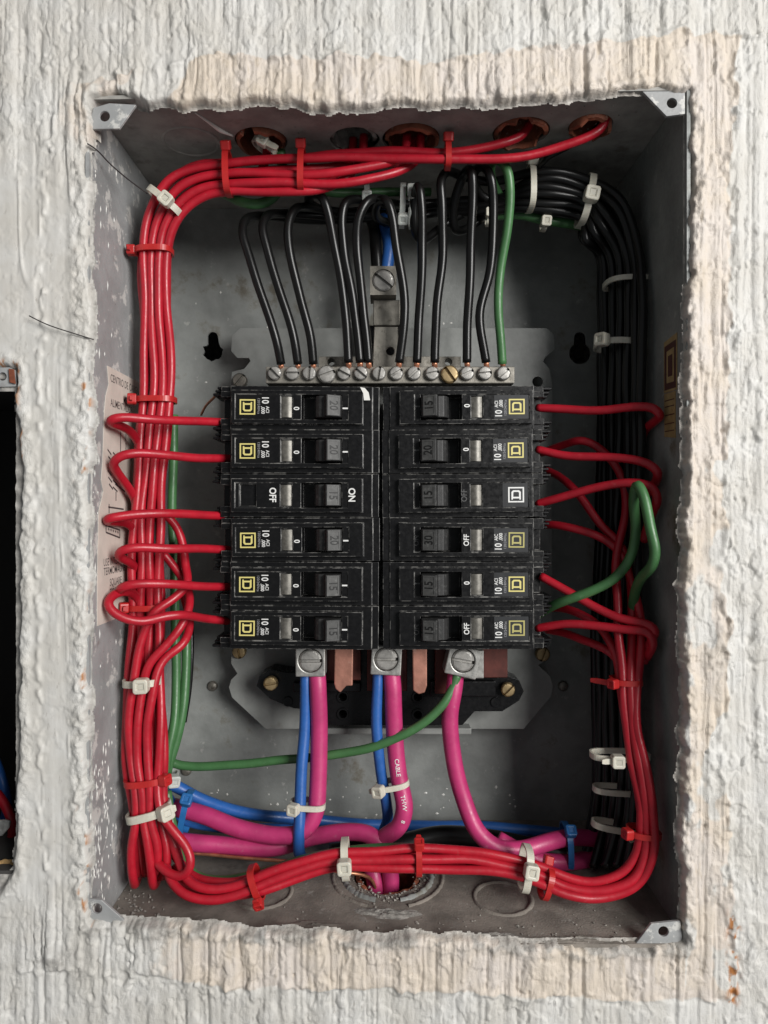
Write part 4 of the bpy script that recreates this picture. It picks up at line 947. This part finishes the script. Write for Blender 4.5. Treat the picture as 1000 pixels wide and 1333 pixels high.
tie('white cable tie on the blue and pink cables below the middle lug', 511, 1021, 49, 98, 6.8, 4.8, W_, 2.4, -38, 5.2, -3, GW)
tie('translucent cable tie head behind the lower left bundle', 216, 1008, 46, 80, 4.6, 4.2, 'clear_nylon', 2.6, 40, 5.2, 0, GW)
tie('blue cable tie holding the pink and blue cables at lower left', 243, 1060, 49, -12, 9.5, 7.4, 'blue_nylon', 2.6, 48, 5.0, 0, 'blue cable ties')
tie('blue cable tie holding the pink cable at lower right', 738, 1100, 55, 0, 9.0, 7.2, 'blue_nylon', 2.6, 50, 4.8, 0, 'blue cable ties')

# ------------------------------------------------------------------ stickers on the side plates
def left_map(y0, z0, off): return lambda u, v_, h: (XL + off + h, y0 + u, z0 + v_)
st = thing('diagram_sticker', 'worn beige wiring diagram sticker on the left side of the box', 'sticker', (XL, 36, 8))
def lw(px_, py_):                # point on the left plate seen at this pixel
    y = -XL * F / (CX - px_) - D; return (y, P(px_, py_, y)[2])
edge = [lw(139, 476), lw(141, 500), lw(137, 515), lw(135, 540), lw(133, 600), lw(131, 625), lw(134, 640), lw(128, 665), lw(127, 700), lw(126, 760), lw(126, 815)]
zt = lw(139, 476)[1]; zb_ = lw(126, 815)[1]
obj('paper', *plate(edge + [(62, zb_), (62, zt)], [], 0, .25, left_map(0, 0, .05)), 'sticker_paper', st)
def ltext(s, size, px_, py_, sx=.8):
    y, z = lw(px_, py_); wv = text_vf(s, size)[0]; half = -min(a for a, _, _ in wv) * sx
    obj('lettering', *text_map(s, size, left_map(y + half, z, .34), .01, sx), 'sticker_ink', st)
ltext('CENTRO DE CARGA', 4.6, 143, 492); ltext('MERIDA', 4.6, 160, 521); ltext('ALIMENTADOR', 4.6, 143, 524)
ltext('USE INTERRUPTOR', 4.4, 134, 733); ltext('TERMOMAGNETICO', 4.4, 134, 745); ltext('SQUARE', 4.4, 142, 759); ltext('TIPO QO', 4.4, 142, 772)
def lline(p, q_, w_=.35):
    a = np.array(lw(*p)); b = np.array(lw(*q_)); d = (b - a) / np.linalg.norm(b - a); nrm = np.array((-d[1], d[0])) * w_
    return plate([tuple(a - nrm), tuple(b - nrm), tuple(b + nrm), tuple(a + nrm)], [], 0, .04, left_map(0, 0, .32))
SEG = []
for k in range(6):
    yy = 585 + 9 * k
    SEG += [lline((139 + k % 3, yy), (144 + k % 3, yy + 7)), lline((146, yy + 4), (152, yy + 10))]
SEG += [lline((156, 562), (156, 600)), lline((163, 565), (163, 596)), lline((150, 618), (163, 628)), lline((149, 630), (162, 640)), lline((140, 660), (160, 663)), lline((141, 656), (141, 668)), lline((150, 640), (150, 652))]
SEG += [lline((137, 684), (155, 690)), lline((137, 693), (155, 700)), lline((137, 684), (137, 693)), lline((155, 690), (155, 700))]
for k in range(5): SEG.append(lline((140 + 3 * k, 688 + k), (141 + 3 * k, 690 + k)))
obj('diagram_lines', *join(*SEG), 'sticker_ink', st)
def rw(px_, py_):
    y = XR * F / (px_ - CX) - D; return (y, P(px_, py_, y)[2])
st2 = thing('brand_sticker', 'tan sticker with a dark red square emblem on the right side of the box', 'sticker', (XR, 16, 40))
rmap = lambda off: (lambda u, v_, h: (XR - off - h, u, v_))
a = rw(882, 436); b_ = rw(865, 502)
obj('paper', *plate([(9.5, 71), (22.5, 70), (22.5, 49), (9.5, 48.5)], [], 0, .2, rmap(.05)), 'tan_sticker', st2)
obj('emblem', *join(plate([(10.3, 68.5), (21.7, 68), (21.7, 50), (10.3, 49.5)], [[(12.2, 66), (19.8, 65.6), (19.8, 52.6), (12.2, 52.2)]], 0, .05, rmap(.27)), plate([(13.8, 63.6), (18.2, 63.4), (18.2, 55), (13.8, 54.8)], [], 0, .05, rmap(.27))), 'maroon_ink', st2)
obj('paper', *plate([(11, 48.2), (22.3, 48.6), (22, 31), (10.8, 29.5)], [], 0, .2, rmap(.05)), 'tan_sticker', st2)
obj('printed_lines', *join(*[plate([(12, z_), (21.4, z_ + .4), (21.4, z_ + .8), (12, z_ + .4)], [], 0, .05, rmap(.27)) for z_ in (45, 42.5, 39, 35.5, 32.5)]), 'maroon_ink', st2)

# ------------------------------------------------------------------ small stray things
def onceil(px_, py_): y = CZ(-80) * F / (CY - py_) - D; return P(px_, py_, y)
d_ = [onceil(a, b) for a, b in ((254, 147), (262, 152), (275, 161), (288, 170), (303, 177))]
c = smooth_path(d_, .6); V, Fc = tube(c, np.interp(np.linspace(0, 1, len(c)), [0, .2, .7, 1], [.25, .5, 1.0, .35]), 8)
tag(obj('paint_drip', V, Fc, 'white_paint', base=tuple(c[0]), smooth=True), 'white paint drip on the top plate near the upper left corner', 'paint drip')
wire('dark thread hanging from the upper left plaster edge to the red bundle', [(114, 187, -2), (126, 194, 2), (138, 208, 8), (165, 232, 20), (192, 252, 30)], 'thread_dark', .28, name='thread', cat='thread', jit=.05)
wire('dark thread stuck across the plaster left of the box', [(38, 411, -3.4), (60, 422, -3.4), (90, 432, -3.2), (122, 442, -1.5)], 'thread_dark', .22, name='thread', cat='thread', jit=.05)
# crumbs of plaster on the box floor and along its front edge
def crumbs():
    rr = random.Random(9); V, Fc = [], []
    def bit(x, y, z, s):
        n = len(V); k = [(1, 0, 0), (-1, 0, 0), (0, 1, 0), (0, -1, 0), (0, 0, 1), (0, 0, -1)]
        for q in k: V.append((x + s * (q[0] * rr.uniform(.5, 1.3) + rr.uniform(-.3, .3)), y + s * (q[1] * rr.uniform(.5, 1.3) + rr.uniform(-.3, .3)), z + s * .7 * (q[2] * rr.uniform(.5, 1.2))))
        for a, b, c_ in ((0, 2, 4), (2, 1, 4), (1, 3, 4), (3, 0, 4), (2, 0, 5), (1, 2, 5), (3, 1, 5), (0, 3, 5)): Fc.append([n + a, n + b, n + c_])
    for _ in range(160):
        x = rr.uniform(XL + 1, XR - 1); y = min(96, abs(rr.gauss(0, 9)) + 1); bit(x, y, FZ(y) + .2, rr.uniform(.15, .7) * (1.5 if rr.random() < .08 else 1))
    for _ in range(110):
        a = rr.uniform(-math.pi, 0); r = rr.gauss(17, 2.2); bit(1.7 + r * math.cos(a), 48 + r * math.sin(a), FZ(48 + r * math.sin(a)) + .3, rr.uniform(.2, .9))
    for _ in range(170):
        x = XL + abs(rr.gauss(6, 8)) + .5; y = abs(rr.gauss(14, 10)) + 1; bit(x, y, FZ(y) + .3, rr.uniform(.25, 1.0))
    for _ in range(60):
        x, y = rr.uniform(XL + 1, XR - 1), rr.uniform(4, 95); bit(x, y, FZ(y) + .2, rr.uniform(.12, .45))
    for _ in range(60):
        x = rr.uniform(XL + 2, XR - 2); bit(x, rr.uniform(2, 30), CZ(x) - .1, rr.uniform(.15, .6))
    return V, Fc
V, Fc = crumbs()
o = tag(obj('plaster_crumbs', V, Fc, 'crumb'), 'grey plaster crumbs scattered on the box floor', 'debris', None, 'stuff')
# flecks of white paint splashed on the left side and the back of the box
def flecks():
    rr = random.Random(21); V, Fc = [], []
    def fl(o_, ax, a, b, n_):
        k = len(V)
        for u, v_, h in ((-1, 0, 0), (0, -1, 0), (1, 0, 0), (0, 1, 0), (0, 0, 1)):
            V.append(tuple(np.array(o_) + np.array(ax) * u * a * rr.uniform(.6, 1.3) + np.array((0, 0, 1.)) * v_ * b * rr.uniform(.6, 1.3) + np.array(n_) * h * .25))
        for i in range(4): Fc.append([k + i, k + (i + 1) % 4, k + 4])
    for _ in range(150):
        fl((XL + .04, abs(rr.gauss(2, 16)) + 2, rr.uniform(-158, 150) if rr.random() < .5 else rr.gauss(-125, 18)), (0, 1, 0), rr.uniform(.15, .7), rr.uniform(.3, 2.4), (1, 0, 0))
    for _ in range(90):
        z = rr.gauss(-152, 5) if rr.random() < .55 else rr.uniform(-150, 140)
        fl((rr.uniform(-108, 70), YB - .04, max(-160, z)), (1, 0, 0), rr.uniform(.15, 1.0), rr.uniform(.2, .9), (0, -1, 0))
    return V, Fc
V, Fc = flecks()
tag(obj('paint_flecks', V, Fc, 'white_paint'), 'tiny white paint flecks splashed over the inside of the box', 'paint splashes', None, 'stuff')
# smears of cement along the bottom front edge and the cavity at the top left corner
def smear(seed, cx, cy, rx, ry, hgt, z0, sgn=1):
    rr = np.random.RandomState(seed); n = 26; V = []; Fc = []
    ph = rr.uniform(0, 6, 4)
    for j in range(7):
        for i in range(n):
            a = 2 * math.pi * i / n; q = j / 6.
            k = 1 + .22 * math.sin(2 * a + ph[0]) + .16 * math.sin(3 * a + ph[1]) + .1 * math.sin(7 * a + ph[2])
            V.append((cx + rx * q * k * math.cos(a), cy + ry * q * k * math.sin(a), z0 + sgn * (hgt * (1 - q ** 2) * (.6 + .4 * math.sin(5 * a * q + ph[3])) * rr.uniform(.6, 1.2) - .02)))
    for j in range(6):
        for i in range(n): Fc.append([j * n + i, j * n + (i + 1) % n, (j + 1) * n + (i + 1) % n, (j + 1) * n + i])
    return V, Fc
for i, (cx, cy, rx, ry, hh) in enumerate(((-62, 8, 13, 5, 1.4), (-28, 12, 14, 4, 1.0), (2, 20, 12, 4, 1.6), (-90, 5, 14, 4, 2.4), (40, 4, 16, 3, 1.8), (75, 3, 12, 2.5, 1.4), (-10, 4, 18, 3, 1.6))):
    V, Fc = smear(i, cx, cy, rx, ry, hh, 0); V = [(a, max(1.0, b), c_ + FZ(b)) for a, b, c_ in V]
    obj('cement_smear', V, Fc, 'dusty_floor' if i % 2 else 'cement', enc, smooth=True)
V, Fc = smear(31, P(137, 128, 4)[0], 5.5, 9, 4, 3.2, P(137, 136, 4)[2]); obj('cement_smear', V, Fc, 'cement', enc, smooth=True)

# ------------------------------------------------------------------ second box at the left edge
nb2 = thing('neighbouring_enclosure', 'dark second box opening at the left edge of the wall', 'electrical box', (-180, 60, -50))
x0, x1, z0, z1 = -262, -140.6, -138, 50
obj('side_plate', *boxvf(x1 + 1.2, x1 + 2.5, 5, 80, z0, z1), 'painted_box_shade', nb2)
obj('back_plate', *boxvf(x0, x1 + 1.3, 80, 81.4, z0 - 1, z1 + 1), 'painted_box_shade', nb2)
obj('top_plate', *boxvf(x0, x1 - .1, 2, 79.8, z1, z1 + 1.3), 'painted_box_shade', nb2)
obj('bottom_plate', *boxvf(x0, x1 - .1, 2, 79.8, z0 - 1.3, z0), 'painted_box_shade', nb2)
obj('side_plate', *boxvf(x0 - 1.3, x0, 2, 79.8, z0, z1), 'painted_box_shade', nb2)
hc = P(3, 490, 1)
obj('mounting_tab', *plate(pxpoly([(-40, 480), (12, 478), (20, 482), (20, 503), (-40, 505)], 1), [circ(hc[0], hc[2], 1.6, 18)], -1.3, 0, front(1), .1), 'side_enamel', nb2)
c = pxpoly([(12, 480), (19, 481), (21, 500), (13, 498)], .5); obj('rust_patch', *plate(c, [], 0, .5, front(.4), .1), 'rust_paint', nb2)
wire('blue wire inside the left neighbouring box', [(-60, 900, 50), (-10, 980, 50), (5, 1020, 45), (8, 1060, 48), (-20, 1110, 52)], 'blue_pvc', 2.2)
wire('red wire inside the left neighbouring box', [(-40, 1000, 40), (6, 1045, 34), (17, 1075, 30), (6, 1105, 34), (-40, 1110, 40)], 'red_pvc', 2.0)
c = pxpoly([(-6, 1067), (8, 1066), (15, 1068), (13, 1077), (4, 1087), (-6, 1088)], 24)
tag(obj('plastic_scrap', *plate(c, [], 0, 1.2, front(24), .3), 'clear_plastic', base=(c[0][0], 24, c[0][1])), 'pale plastic scrap inside the left neighbouring box', 'plastic scrap')
V, Fc = smear(41, 0, 0, 9, 7, 5, 0); cc = P(-2, 1140, 5)
V = [(cc[0] + a, cc[1] - c_ + 3, cc[2] + b) for a, b, c_ in V]
obj('foam_lump', V, Fc, 'foam_brown', nb2, smooth=True)
